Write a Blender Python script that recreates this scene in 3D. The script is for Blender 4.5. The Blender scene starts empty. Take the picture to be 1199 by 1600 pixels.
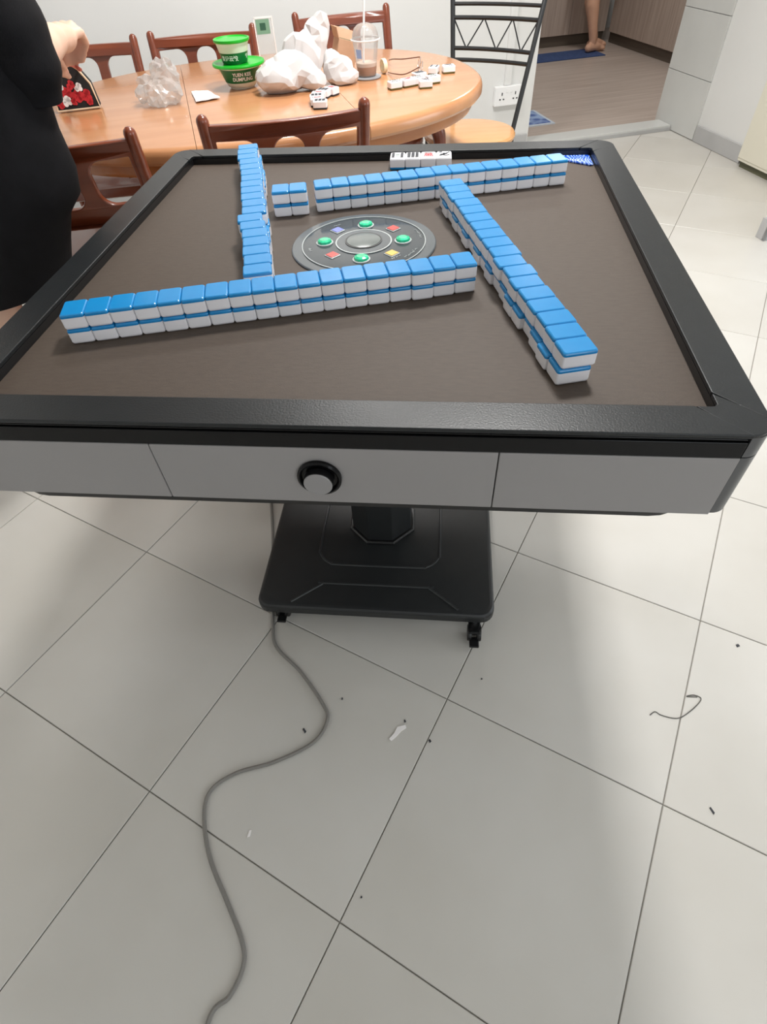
import bpy, bmesh, math, random
from mathutils import Vector, Matrix, noise
random.seed(7)
PI = math.pi
SC = bpy.context.scene
COL = SC.collection

# ------------------------------------------------------------------ camera
FPX, PITCH, ROLL, CAMH = 878.497, 0.8454, -0.0667, 1.1965
_f = Vector((0, math.cos(PITCH), -math.sin(PITCH)))
_r = Vector((1, 0, 0))
_u = _r.cross(_f)
_c, _s = math.cos(ROLL), math.sin(ROLL)
_R, _U = _c*_r + _s*_u, -_s*_r + _c*_u
cam = bpy.data.cameras.new('camera')
cam.sensor_fit = 'VERTICAL'
cam.sensor_height = 24.0
cam.lens = FPX/1600*24.0
cam.clip_start = 0.02
cam_o = bpy.data.objects.new('camera', cam)
COL.objects.link(cam_o)
M = Matrix.Identity(4)
for i in range(3):
    M[i][0], M[i][1], M[i][2] = _R[i], _U[i], -_f[i]
M[2][3] = CAMH
cam_o.matrix_world = M
SC.camera = cam_o

# ------------------------------------------------------------------ view, world, large lights
SC.view_settings.view_transform = 'Standard'
SC.view_settings.look = 'None'
SC.view_settings.gamma = 1.0
SC.view_settings.use_curve_mapping = False
SC.view_settings.exposure = 0.10
world = bpy.data.worlds.new('world')
SC.world = world
world.use_nodes = True
_bg = world.node_tree.nodes['Background']
_bg.inputs['Color'].default_value = (0.80, 0.88, 1.0, 1)
_bg.inputs['Strength'].default_value = 1.0

# room frame: origin at the doorway corner of the back wall, t along it, n away from the camera
YAW = math.radians(11)
W0 = Vector((1.068, 4.092))
TV = Vector((math.cos(YAW), math.sin(YAW)))
NV = Vector((-math.sin(YAW), math.cos(YAW)))
def W(t, n, z=0.0):
    p = W0 + TV*t + NV*n
    return Vector((p.x, p.y, z))

def area_light(name, loc, aim, sx, sy, power, color=(1, 1, 1), shape='RECTANGLE'):
    l = bpy.data.lights.new(name, 'AREA')
    l.shape = shape
    l.size = sx
    if shape in ('RECTANGLE', 'ELLIPSE'):
        l.size_y = sy
    l.energy = power
    l.color = color
    o = bpy.data.objects.new(name, l)
    COL.objects.link(o)
    o.location = loc
    o.rotation_euler = (Vector(aim) - Vector(loc)).to_track_quat('-Z', 'Y').to_euler()
    return o
WIN_POWER, WIN2_POWER, LAMP1, LAMP2, KLAMP = 30, 18, 50, 23, 19
area_light('window_daylight', W(2.25, -3.6, 1.35), W(-1, -3.2, 0.6), 1.9, 1.7, WIN_POWER, (0.93, 0.97, 1.0))
area_light('window_daylight', W(-0.6, -6.2, 1.5), W(-0.4, -2.0, 0.7), 2.2, 1.4, WIN2_POWER, (0.93, 0.97, 1.0))

# ------------------------------------------------------------------ helpers
def s2l(c):
    c /= 255.0
    return c/12.92 if c <= 0.04045 else ((c+0.055)/1.055)**2.4
def rgb(r, g, b):
    return (s2l(r), s2l(g), s2l(b), 1.0)

MATS = {}
def mat(name, col, rough=0.5, col2=None, scale=8.0, bump=0.0, bscale=60.0, metal=0.0, spec=0.5, coat=0.0,
        trans=0.0, emit=0.0, stretch=(1, 1, 1), sss=0.0, detail=4.0, alpha=1.0, rand=False):
    if name in MATS:
        return MATS[name]
    m = bpy.data.materials.new(name)
    m.use_nodes = True
    nt = m.node_tree
    b = nt.nodes['Principled BSDF']
    b.inputs['Base Color'].default_value = col
    b.inputs['Roughness'].default_value = rough
    b.inputs['Metallic'].default_value = metal
    b.inputs['Specular IOR Level'].default_value = spec
    b.inputs['Coat Weight'].default_value = coat
    b.inputs['Coat Roughness'].default_value = 0.12
    b.inputs['Transmission Weight'].default_value = trans
    b.inputs['Subsurface Weight'].default_value = sss
    b.inputs['Subsurface Radius'].default_value = (0.01, 0.006, 0.004)
    b.inputs['Alpha'].default_value = alpha
    if emit > 0:
        b.inputs['Emission Color'].default_value = col
        b.inputs['Emission Strength'].default_value = emit
    if col2 is not None or bump > 0:
        tc = nt.nodes.new('ShaderNodeTexCoord')
        mp = nt.nodes.new('ShaderNodeMapping')
        mp.inputs['Scale'].default_value = stretch
        nt.links.new(tc.outputs['Object'], mp.inputs['Vector'])
        vec = mp.outputs['Vector']
        if rand:
            oi = nt.nodes.new('ShaderNodeObjectInfo')
            ml = nt.nodes.new('ShaderNodeMath'); ml.operation = 'MULTIPLY'; ml.inputs[1].default_value = 57.0
            va = nt.nodes.new('ShaderNodeVectorMath'); va.operation = 'ADD'
            nt.links.new(oi.outputs['Random'], ml.inputs[0])
            nt.links.new(vec, va.inputs[0]); nt.links.new(ml.outputs[0], va.inputs[1])
            vec = va.outputs[0]
    if col2 is not None:
        nz = nt.nodes.new('ShaderNodeTexNoise')
        nz.inputs['Scale'].default_value = scale
        nz.inputs['Detail'].default_value = detail
        nt.links.new(vec, nz.inputs['Vector'])
        rp = nt.nodes.new('ShaderNodeValToRGB')
        rp.color_ramp.elements[0].position = 0.32
        rp.color_ramp.elements[1].position = 0.68
        rp.color_ramp.elements[0].color = col
        rp.color_ramp.elements[1].color = col2
        nt.links.new(nz.outputs['Fac'], rp.inputs['Fac'])
        nt.links.new(rp.outputs['Color'], b.inputs['Base Color'])
    if bump > 0:
        n2 = nt.nodes.new('ShaderNodeTexNoise')
        n2.inputs['Scale'].default_value = bscale
        n2.inputs['Detail'].default_value = 3
        nt.links.new(vec, n2.inputs['Vector'])
        bp = nt.nodes.new('ShaderNodeBump')
        bp.inputs['Strength'].default_value = bump
        bp.inputs['Distance'].default_value = 0.002
        nt.links.new(n2.outputs['Fac'], bp.inputs['Height'])
        nt.links.new(bp.outputs['Normal'], b.inputs['Normal'])
    MATS[name] = m
    return m

def film(name, tint, clear, rough=0.12, white=0.3):
    """thin clear plastic: part see-through, part glossy, part milky"""
    m = bpy.data.materials.new(name)
    m.use_nodes = True
    nt = m.node_tree
    for n in list(nt.nodes):
        nt.nodes.remove(n)
    out = nt.nodes.new('ShaderNodeOutputMaterial')
    tr = nt.nodes.new('ShaderNodeBsdfTransparent'); tr.inputs['Color'].default_value = tint
    gl = nt.nodes.new('ShaderNodeBsdfGlossy'); gl.inputs['Roughness'].default_value = rough
    df = nt.nodes.new('ShaderNodeBsdfDiffuse'); df.inputs['Color'].default_value = (0.85, 0.85, 0.84, 1)
    tl = nt.nodes.new('ShaderNodeBsdfTranslucent'); tl.inputs['Color'].default_value = (0.85, 0.85, 0.84, 1)
    mk = nt.nodes.new('ShaderNodeMixShader'); mk.inputs[0].default_value = 0.4
    nt.links.new(df.outputs[0], mk.inputs[1]); nt.links.new(tl.outputs[0], mk.inputs[2])
    mx = nt.nodes.new('ShaderNodeMixShader'); mx.inputs[0].default_value = white
    fr = nt.nodes.new('ShaderNodeFresnel'); fr.inputs['IOR'].default_value = 1.45
    nt.links.new(tr.outputs[0], mx.inputs[1]); nt.links.new(mk.outputs[0], mx.inputs[2])
    m2 = nt.nodes.new('ShaderNodeMixShader')
    ad = nt.nodes.new('ShaderNodeMath'); ad.operation = 'MULTIPLY_ADD'; ad.inputs[1].default_value = 0.6; ad.inputs[2].default_value = 1 - clear
    ad.use_clamp = True
    nt.links.new(fr.outputs[0], ad.inputs[0])
    nt.links.new(ad.outputs[0], m2.inputs[0])
    nt.links.new(mx.outputs[0], m2.inputs[1]); nt.links.new(gl.outputs[0], m2.inputs[2])
    nt.links.new(m2.outputs[0], out.inputs['Surface'])
    MATS[name] = m
    return m

def tag(o, label=None, cat=None, group=None, kind=None):
    if label: o['label'] = label
    if cat: o['category'] = cat
    if group: o['group'] = group
    if kind: o['kind'] = kind
    return o

def empty(name, loc=(0, 0, 0), rz=0.0, label=None, cat=None, group=None):
    o = bpy.data.objects.new(name, None)
    COL.objects.link(o)
    o.location = loc
    o.rotation_euler = (0, 0, rz)
    o.empty_display_size = 0.05
    return tag(o, label, cat, group)

def link(name, me, parent=None):
    o = bpy.data.objects.new(name, me)
    COL.objects.link(o)
    o.parent = parent
    return o

class MB:
    def __init__(s):
        s.v, s.f = [], []
    def add(s, vs, fs):
        k = len(s.v)
        s.v += [tuple(p) for p in vs]
        s.f += [tuple(i+k for i in f) for f in fs]
        return s
    def box(s, x0, x1, y0, y1, z0, z1):
        return s.add([(x0,y0,z0),(x1,y0,z0),(x1,y1,z0),(x0,y1,z0),(x0,y0,z1),(x1,y0,z1),(x1,y1,z1),(x0,y1,z1)],
                     [(3,2,1,0),(4,5,6,7),(0,1,5,4),(1,2,6,5),(2,3,7,6),(3,0,4,7)])
    def prism(s, poly, z0, z1):
        n = len(poly)
        a = sum(poly[i][0]*poly[(i+1) % n][1]-poly[(i+1) % n][0]*poly[i][1] for i in range(n))
        if a < 0: poly = poly[::-1]
        vs = [(p[0], p[1], z0) for p in poly]+[(p[0], p[1], z1) for p in poly]
        fs = [tuple(range(n-1, -1, -1)), tuple(range(n, 2*n))]
        fs += [(i, (i+1) % n, n+(i+1) % n, n+i) for i in range(n)]
        return s.add(vs, fs)
    def rings(s, rings, cap0=True, cap1=True):
        n = len(rings[0])
        vs = [p for r in rings for p in r]
        fs = []
        for k in range(len(rings)-1):
            for i in range(n):
                j = (i+1) % n
                fs.append((k*n+i, k*n+j, (k+1)*n+j, (k+1)*n+i))
        if cap0: fs.append(tuple(range(n-1, -1, -1)))
        if cap1: fs.append(tuple(range((len(rings)-1)*n, len(rings)*n)))
        return s.add(vs, fs)
    def lathe(s, prof, n=32, c=(0, 0, 0), cap0=True, cap1=True):
        rs = [[(c[0]+r*math.cos(2*PI*i/n), c[1]+r*math.sin(2*PI*i/n), c[2]+z) for i in range(n)] for r, z in prof]
        return s.rings(rs, cap0, cap1)
    def tube(s, pts, rad, n=10, round_end=False):
        pts = [Vector(p) for p in pts]
        m = len(pts)
        if not isinstance(rad, (list, tuple)): rad = [rad]*m
        rs, prev = [], None
        for i, p in enumerate(pts):
            d = (pts[min(i+1, m-1)]-pts[max(i-1, 0)]).normalized()
            if prev is None:
                a = Vector((0, 0, 1)) if abs(d.z) < 0.9 else Vector((1, 0, 0))
                x = d.cross(a).normalized()
            else:
                x = (prev-d*prev.dot(d)).normalized()
            prev = x
            y = d.cross(x)
            ring = [p+(x*math.cos(2*PI*k/n)+y*math.sin(2*PI*k/n))*rad[i] for k in range(n)]
            rs.append((p, d, rad[i], ring, x, y))
        out = [r[3] for r in rs]
        if round_end:
            def dome(p, d, r, x, y, sg):
                o = []
                for q in (0.35, 0.7, 0.95):
                    a = q*PI/2
                    o.append([p+d*sg*r*math.sin(a)+(x*math.cos(2*PI*k/n)+y*math.sin(2*PI*k/n))*r*math.cos(a) for k in range(n)])
                return o
            a, b = rs[0], rs[-1]
            out = dome(a[0], a[1], a[2], a[4], a[5], -1)[::-1]+out+dome(b[0], b[1], b[2], b[4], b[5], 1)
        return s.rings(out)
    def ball(s, c, r, n=16, m=10, rot=None):
        rx, ry, rz = r if isinstance(r, (list, tuple)) else (r, r, r)
        rs = []
        for k in range(1, m):
            a = -PI/2+PI*k/m
            ring = []
            for i in range(n):
                v = Vector((rx*math.cos(a)*math.cos(2*PI*i/n), ry*math.cos(a)*math.sin(2*PI*i/n), rz*math.sin(a)))
                if rot: v = rot @ v
                ring.append(v+Vector(c))
            rs.append(ring)
        return s.rings(rs)
    def mesh(s, name, material=None, smooth=False, bevel=0.0, seg=2, sharp=None):
        me = bpy.data.meshes.new(name)
        me.from_pydata(s.v, [], s.f)
        bm = bmesh.new()
        bm.from_mesh(me)
        bmesh.ops.recalc_face_normals(bm, faces=bm.faces)
        if bevel > 0:
            es = [e for e in bm.edges if len(e.link_faces) == 2 and e.calc_face_angle(0) > 0.6]
            bmesh.ops.bevel(bm, geom=es, offset=bevel, segments=seg, affect='EDGES', profile=0.5, clamp_overlap=True)
        bm.to_mesh(me)
        bm.free()
        if smooth or bevel > 0:
            me.shade_smooth()
            me.set_sharp_from_angle(angle=math.radians(sharp if sharp else (12 if bevel > 0 else 35)))
        if material: me.materials.append(material)
        return me
    def build(s, name, material, parent=None, **k):
        return link(name, s.mesh(name, material, **k), parent)

def rrect(w, d, r, inset=0.0, z=0.0, seg=4, c=(0, 0)):
    hw, hd, r = w/2-inset, d/2-inset, max(r-inset*0.3, 0.0004)
    pts = []
    for cx, cy, a0 in ((hw-r, hd-r, 0), (-hw+r, hd-r, 90), (-hw+r, -hd+r, 180), (hw-r, -hd+r, 270)):
        for k in range(seg+1):
            a = math.radians(a0+90*k/seg)
            pts.append((c[0]+cx+r*math.cos(a), c[1]+cy+r*math.sin(a), z))
    return pts

def crv(pts, n=12):
    """Catmull-Rom through points"""
    P = [Vector(p) for p in pts]
    P = [P[0]*2-P[1]]+P+[P[-1]*2-P[-2]]
    out = []
    for i in range(1, len(P)-2):
        for k in range(n):
            t = k/n
            a, b, c, d = P[i-1], P[i], P[i+1], P[i+2]
            out.append(0.5*((2*b)+(c-a)*t+(2*a-5*b+4*c-d)*t*t+(3*b-3*c+d-a)*t**3))
    out.append(P[-2])
    return out

def evaluated(ob, name):
    dg = bpy.context.evaluated_depsgraph_get()
    dg.update()
    me = bpy.data.meshes.new_from_object(ob.evaluated_get(dg))
    me.name = name
    return me

def fused(mb, name, material, voxel, smooth_it=6, fn=None, sharp=180, facets=0):
    """one continuous skin around overlapping volumes"""
    o = mb.build('temporary', material)
    md = o.modifiers.new('r', 'REMESH'); md.mode = 'VOXEL'; md.voxel_size = voxel
    if smooth_it:
        ms = o.modifiers.new('s', 'SMOOTH'); ms.factor = 0.5; ms.iterations = smooth_it
    me = evaluated(o, name)
    bpy.data.objects.remove(o)
    if fn:
        nrm = [v.normal.copy() for v in me.vertices]
        for v, nn in zip(me.vertices, nrm):
            v.co = fn(v.co.copy(), nn)
    if facets:
        # large flat planes between creases, as in stiff crumpled film
        o = bpy.data.objects.new('temporary', me)
        COL.objects.link(o)
        dm = o.modifiers.new('d', 'DECIMATE'); dm.ratio = facets/max(1, len(me.polygons)*2)
        bv = o.modifiers.new('b', 'SUBSURF'); bv.levels = 1; bv.render_levels = 1; bv.subdivision_type = 'SIMPLE'
        ms = o.modifiers.new('s', 'SMOOTH'); ms.factor = 0.35; ms.iterations = 1
        me = evaluated(o, name)
        bpy.data.objects.remove(o)
    if not me.materials: me.materials.append(material)
    me.shade_smooth()
    if sharp < 180: me.set_sharp_from_angle(angle=math.radians(sharp))
    return me

def limb(mb, pts, n=14):
    """chain of (x,y,z,r) as a rounded tapering tube"""
    mb.tube([p[:3] for p in pts], [p[3] for p in pts], n, True)

def flat_text(txt, size, bold=0.0):
    cu = bpy.data.curves.new('lettering', 'FONT')
    cu.body = txt
    cu.size = size
    cu.align_x = 'CENTER'
    cu.align_y = 'CENTER'
    cu.extrude = 0.0
    cu.resolution_u = 3
    cu.offset = bold
    o = bpy.data.objects.new('temporary', cu)
    COL.objects.link(o)
    me = evaluated(o, 'lettering')
    bpy.data.objects.remove(o)
    return me

# ------------------------------------------------------------------ materials
m_tile = mat('floor_porcelain', rgb(198, 194, 186), 0.33, rgb(209, 206, 200), 2.2, 0.03, 30, rand=True, spec=0.5)
m_grout = mat('floor_grout', rgb(150, 147, 140), 0.8)
m_wall = mat('white_wall_paint', rgb(222, 222, 220), 0.75, rgb(227, 227, 225), 1.5, 0.04, 90)
m_ceil = mat('white_ceiling_paint', rgb(235, 235, 232), 0.85)
m_skirt = mat('grey_skirting_stone', rgb(176, 176, 176), 0.4, rgb(186, 186, 186), 6)
m_wtile = mat('pale_wall_tile', rgb(205, 206, 203), 0.3, rgb(212, 213, 210), 3)
m_kfloor = mat('kitchen_wood_vinyl', rgb(172, 156, 145), 0.4, rgb(196, 182, 172), 3.0, stretch=(0.5, 12, 1), detail=6)
m_cab = mat('kitchen_cabinet_laminate', rgb(168, 150, 138), 0.45, rgb(190, 174, 162), 3.0, stretch=(16, 16, 0.6), detail=6)
m_toe = mat('kitchen_toe_kick', rgb(92, 82, 72), 0.5)
m_felt = mat('brown_felt', rgb(72, 61, 53), 0.6, rgb(78, 67, 58), 60, 0.2, 500, stretch=(1, 4, 1), spec=0.38)
m_rail = mat('charcoal_grained_rail', rgb(24, 27, 29), 0.36, rgb(28, 31, 33), 40, 0.14, 420, spec=0.38)
m_black = mat('black_plastic', rgb(20, 20, 21), 0.35)
m_gloss = mat('glossy_black_trim', rgb(16, 16, 17), 0.16, spec=0.2)
m_grey = mat('satin_grey_panel', rgb(142, 139, 138), 0.38, rgb(145, 142, 141), 4)
m_knob = mat('grey_button', rgb(140, 138, 138), 0.35)
m_post = mat('dark_grey_corner', rgb(78, 79, 80), 0.32)
m_base = mat('charcoal_powder_coat', rgb(30, 32, 33), 0.45, rgb(33, 35, 36), 30, 0.12, 500)
m_ridge = mat('ridge_highlight_grey', rgb(48, 50, 51), 0.4)  # lighter than the plate: highlight along the pressed ridges painted into the colour
m_steel = mat('caster_metal', rgb(190, 190, 192), 0.25, metal=1.0)
m_white = mat('mahjong_white', rgb(240, 238, 241), 0.28, spec=0.5)
m_blue = mat('mahjong_blue', rgb(20, 130, 194), 0.24, rgb(24, 137, 200), 30, spec=0.6)
m_dblue = mat('mahjong_deep_blue', rgb(26, 70, 170), 0.25)
m_ink = mat('dark_ink', rgb(50, 52, 58), 0.6)
m_red = mat('red_ink', rgb(196, 40, 50), 0.5)
m_console = mat('console_smoked_acrylic', rgb(62, 68, 72), 0.12, rgb(72, 78, 82), 8, spec=0.5)
m_consrim = mat('console_grey_rim', rgb(92, 97, 100), 0.2)
m_line = mat('console_silver_line', rgb(178, 184, 184), 0.3)
m_gem = mat('green_gem_button', (0.0, 0.42, 0.17, 1), 0.08, (0.02, 0.72, 0.38, 1), 90, coat=0.6)
m_redled = mat('red_light_button', rgb(222, 70, 62), 0.3)
m_yelled = mat('amber_light_button', rgb(226, 184, 84), 0.3)
m_blueled = mat('blue_light_button', rgb(120, 130, 215), 0.3)
m_wood = mat('honey_table_wood', rgb(184, 128, 86), 0.24, rgb(196, 141, 98), 2.2, stretch=(1, 9, 9), detail=6, coat=0.3)
m_woodedge = mat('table_edge_wood', rgb(160, 96, 44), 0.24, rgb(178, 112, 56), 2.2, stretch=(1, 9, 9), detail=6, coat=0.3)
m_chair = mat('mahogany_chair_wood', rgb(112, 52, 30), 0.28, rgb(130, 64, 38), 4, stretch=(1, 1, 6), coat=0.35)
m_seatw = mat('honey_seat_wood', rgb(206, 148, 92), 0.25, rgb(214, 160, 104), 2.5, stretch=(2, 10, 1), coat=0.3)
m_dseat = mat('dark_seat_pad', rgb(58, 40, 33), 0.5, rgb(64, 45, 37), 20)
m_metal = mat('black_tube_metal', rgb(22, 23, 25), 0.4)
m_skin = mat('skin', rgb(222, 178, 154), 0.5, rgb(228, 188, 165), 18, sss=0.08)
m_skin2 = mat('skin_tan', rgb(214, 166, 138), 0.5, rgb(220, 174, 146), 18, sss=0.08)
m_dress = mat('black_dress_cloth', rgb(16, 15, 17), 0.8, rgb(21, 20, 23), 30, 0.2, 300, spec=0.2)
m_hair = mat('black_hair', rgb(22, 18, 17), 0.5)
m_green = mat('bright_green_lid', rgb(8, 176, 36), 0.3)
m_dgreen = mat('dark_green_print', rgb(0, 98, 48), 0.35)
m_pp = mat('white_tub_plastic', rgb(226, 228, 214), 0.4, sss=0.05)
m_bag = mat('white_carrier_plastic', rgb(212, 210, 209), 0.35)
m_card = mat('brown_cardboard', rgb(190, 150, 120), 0.75, rgb(200, 160, 130), 30)
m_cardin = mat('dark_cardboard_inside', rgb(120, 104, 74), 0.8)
m_coffee = mat('milky_coffee', rgb(176, 118, 70), 0.3)
m_foam = mat('coffee_foam', rgb(222, 200, 182), 0.6)
m_paper = mat('white_paper', rgb(244, 240, 238), 0.8)
m_cream = mat('cream_panel', rgb(226, 222, 206), 0.45)
m_socket = mat('white_socket_plastic', rgb(240, 240, 240), 0.35)
m_dark = mat('dark_hole', rgb(30, 30, 30), 0.7)
m_cable = mat('grey_cable', rgb(128, 125, 120), 0.45)
m_tort = mat('brown_spectacle_plastic', rgb(88, 46, 26), 0.25)
m_gold = mat('olive_tile_base', rgb(104, 100, 52), 0.4)
m_film = film('clear_plastic_film', (0.99, 0.99, 0.99, 1), 0.90, 0.12, 0.42)
m_cup = film('clear_cup_plastic', (1, 1, 1, 1), 0.985, 0.08, 0.24)
m_lamp = mat('lamp_diffuser', (1, 0.98, 0.94, 1), 0.6, emit=3.0)
m_matblue = mat('blue_kitchen_mat', rgb(52, 72, 116), 0.9, rgb(62, 84, 130), 30, 0.3, 200)
m_straw = mat('clear_straw', rgb(236, 236, 236), 0.3)

# ------------------------------------------------------------------ the room
def struct(name, o):
    o['kind'] = 'structure'
    return o
def rbox(name, t0, t1, n0, n1, z0, z1, m, parent=None, bevel=0.0):
    """box laid out in the room frame; an object with its own origin at W0"""
    mb = MB().box(t0, t1, n0, n1, z0, z1)
    o = mb.build(name, m, parent, bevel=bevel)
    if parent is None:
        o.location = (W0.x, W0.y, 0)
        o.rotation_euler = (0, 0, YAW)
    return o
def rmulti(name, boxes, m, parent=None):
    mb = MB()
    for b in boxes: mb.box(*b)
    o = mb.build(name, m, parent)
    if parent is None:
        o.location = (W0.x, W0.y, 0)
        o.rotation_euler = (0, 0, YAW)
    return o

T_L, T_R, N_F, CEIL = -3.4, 2.35, -6.3, 2.65
floor = struct('floor', rbox('floor', T_L, T_R, N_F, 0.0, -0.12, -0.004, m_grout))

def clip(poly, x0, x1, y0, y1):
    def cut(ps, f, inter):
        out = []
        for i in range(len(ps)):
            a, b = ps[i], ps[(i+1) % len(ps)]
            if f(a): out.append(a)
            if f(a) != f(b): out.append(inter(a, b))
        return out
    for ax, lim, sg in ((0, x0, 1), (0, x1, -1), (1, y0, 1), (1, y1, -1)):
        if not poly: return poly
        poly = cut(poly, lambda p: sg*(p[ax]-lim) >= 0,
                   lambda a, b: tuple(a[k]+(b[k]-a[k])*((lim-a[ax])/(b[ax]-a[ax])) for k in (0, 1)))
    return poly
# diagonal 45 cm tiles measured from the photograph
TS, GA = 0.45, -0.5491
GX, GY = -1.188*0.75, 0.7857*0.75
ga, gb = Vector((math.cos(GA), math.sin(GA))), Vector((-math.sin(GA), math.cos(GA)))
gap = 0.0010
full_tile = MB().add([], []).rings([
    [(gap, gap, -0.012), (TS-gap, gap, -0.012), (TS-gap, TS-gap, -0.012), (gap, TS-gap, -0.012)],
    [(gap, gap, -0.0012), (TS-gap, gap, -0.0012), (TS-gap, TS-gap, -0.0012), (gap, TS-gap, -0.0012)],
    [(gap+.001, gap+.001, 0), (TS-gap-.001, gap+.001, 0), (TS-gap-.001, TS-gap-.001, 0), (gap+.001, TS-gap-.001, 0)]]).mesh('floor_tile', m_tile)
fl_inv = Matrix.Translation((W0.x, W0.y, 0)) @ Matrix.Rotation(YAW, 4, 'Z')
fl_inv = fl_inv.inverted()
for a in range(-14, 18):
    for b in range(-14, 18):
        p0 = Vector((GX, GY))+ga*(TS*a)+gb*(TS*b)
        cn = [fl_inv @ Vector((*(p0+ga*(TS*i)+gb*(TS*j)), 0)) for i, j in ((0, 0), (1, 0), (1, 1), (0, 1))]
        ins = [T_L <= c.x <= T_R and N_F <= c.y <= 0 for c in cn]
        if all(ins):
            o = link('floor_tile', full_tile, floor)
            o.location = cn[0]
            o.rotation_euler = (0, 0, GA-YAW)
        else:
            cc = sum(cn, Vector())/4
            poly = clip([tuple((cc+(c-cc)*(1-2*gap/TS))[:2]) for c in cn], T_L, T_R, N_F, 0.0)
            if len(poly) >= 3:
                MB().prism(poly, -0.012, 0.0).build('floor_tile', m_tile, floor)

# walls of the dining room (t, n frame)
wall_back = struct('wall_back', rmulti('wall_back', [(T_L, 0, 0, 0.12, 0, CEIL), (0, 1.02, 0, 0.12, 2.15, CEIL)], m_wall))
wall_right = struct('wall_right', rmulti('wall_right', [
    (1.02, 1.12, -0.72, 0.17, 0, CEIL), (1.12, 1.6, -0.72, -0.62, 0, CEIL), (1.5, 1.6, -1.5, -0.72, 0, CEIL),
    (0.48, T_R, -1.62, -1.58, 0, CEIL),
    (T_R, T_R+0.12, -2.6, -1.58, 0, CEIL), (T_R, T_R+0.12, N_F, -4.6, 0, CEIL),
    (T_R, T_R+0.12, -4.6, -2.6, 0, 0.45), (T_R, T_R+0.12, -4.6, -2.6, 2.25, CEIL)], m_wall))
struct('wall_left', rbox('wall_left', T_L-0.12, T_L, N_F, 0.12, 0, CEIL, m_wall))
struct('wall_front', rmulti('wall_front', [
    (T_L, -1.8, N_F-0.12, N_F, 0, CEIL), (0.6, T_R+0.12, N_F-0.12, N_F, 0, CEIL),
    (-1.8, 0.6, N_F-0.12, N_F, 0, 0.75), (-1.8, 0.6, N_F-0.12, N_F, 2.25, CEIL)], m_wall))
struct('ceiling', rbox('ceiling', T_L-0.12, 2.75, N_F-0.12, 3.45, CEIL, CEIL+0.1, m_ceil))
for k, (x0, x1, y0, y1, z0, z1) in enumerate(((T_R+0.03, T_R+0.08, -4.6, -2.6, 0.45, 2.25), (-1.8, 0.6, N_F-0.08, N_F-0.03, 0.75, 2.25))):
    w = struct('window', rmulti('window_%d' % (k+1), [], m_socket))
    mb = MB()
    for j in range(4):
        if k == 0:
            y = y0+(y1-y0-0.05)*j/3
            mb.box(x0, x1, y, y+0.05, z0, z1)
        else:
            x = x0+(x1-x0-0.05)*j/3
            mb.box(x, x+0.05, y0, y1, z0, z1)
    mb.box(x0, x1, y0, y1, z0, z0+0.05).box(x0, x1, y0, y1, z1-0.05, z1)
    mb.build('window_frame', m_socket, w)
# pale wall tiles beside the kitchen doorway, each its own piece
for j in range(8):
    rbox('wall_tile', 1.008, 1.0195, -0.262, 0.168, 0.004+0.298*j, 0.299+0.298*j, m_wtile, wall_right, bevel=0.0012)
struct('baseboard_right', rbox('baseboard_right', 1.006, 1.019, -0.718, -0.272, 0.001, 0.085, m_skirt, bevel=0.002))
b2 = struct('baseboard_right', rmulti('baseboard_right', [(0.467, T_R-0.01, -1.634, -1.621, 0.001, 0.085), (0.467, 0.479, -1.634, -1.58, 0.001, 0.085)], m_skirt))
struct('baseboard_back', rbox('baseboard_back', T_L, -0.01, -0.013, -0.001, 0.001, 0.085, m_skirt, bevel=0.002))
# kerb and kitchen
trim = struct('trim_1', rbox('trim_1', 0.002, 1.006, -0.02, 0.12, 0.0005, 0.03, m_wtile, bevel=0.002))
rbox('edge_strip', 0.003, 1.005, -0.027, -0.0205, 0.0005, 0.018, m_skirt, trim)
struct('floor_kitchen', rbox('floor_kitchen', -1.3, 2.65, 0.121, 3.4, -0.1, 0.015, m_kfloor))
struct('wall_kitchen_back', rbox('wall_kitchen_back', -1.3, 2.65, 3.3, 3.4, 0, CEIL, m_wall))
struct('wall_kitchen_right', rmulti('wall_kitchen_right', [(2.6, 2.7, 0.05, 3.3, 0, CEIL), (1.12, 2.6, 0.05, 0.17, 0, CEIL)], m_wall))
struct('wall_kitchen_left', rbox('wall_kitchen_left', -1.4, -1.3, 0.12, 3.4, 0, CEIL, m_wall))

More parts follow.
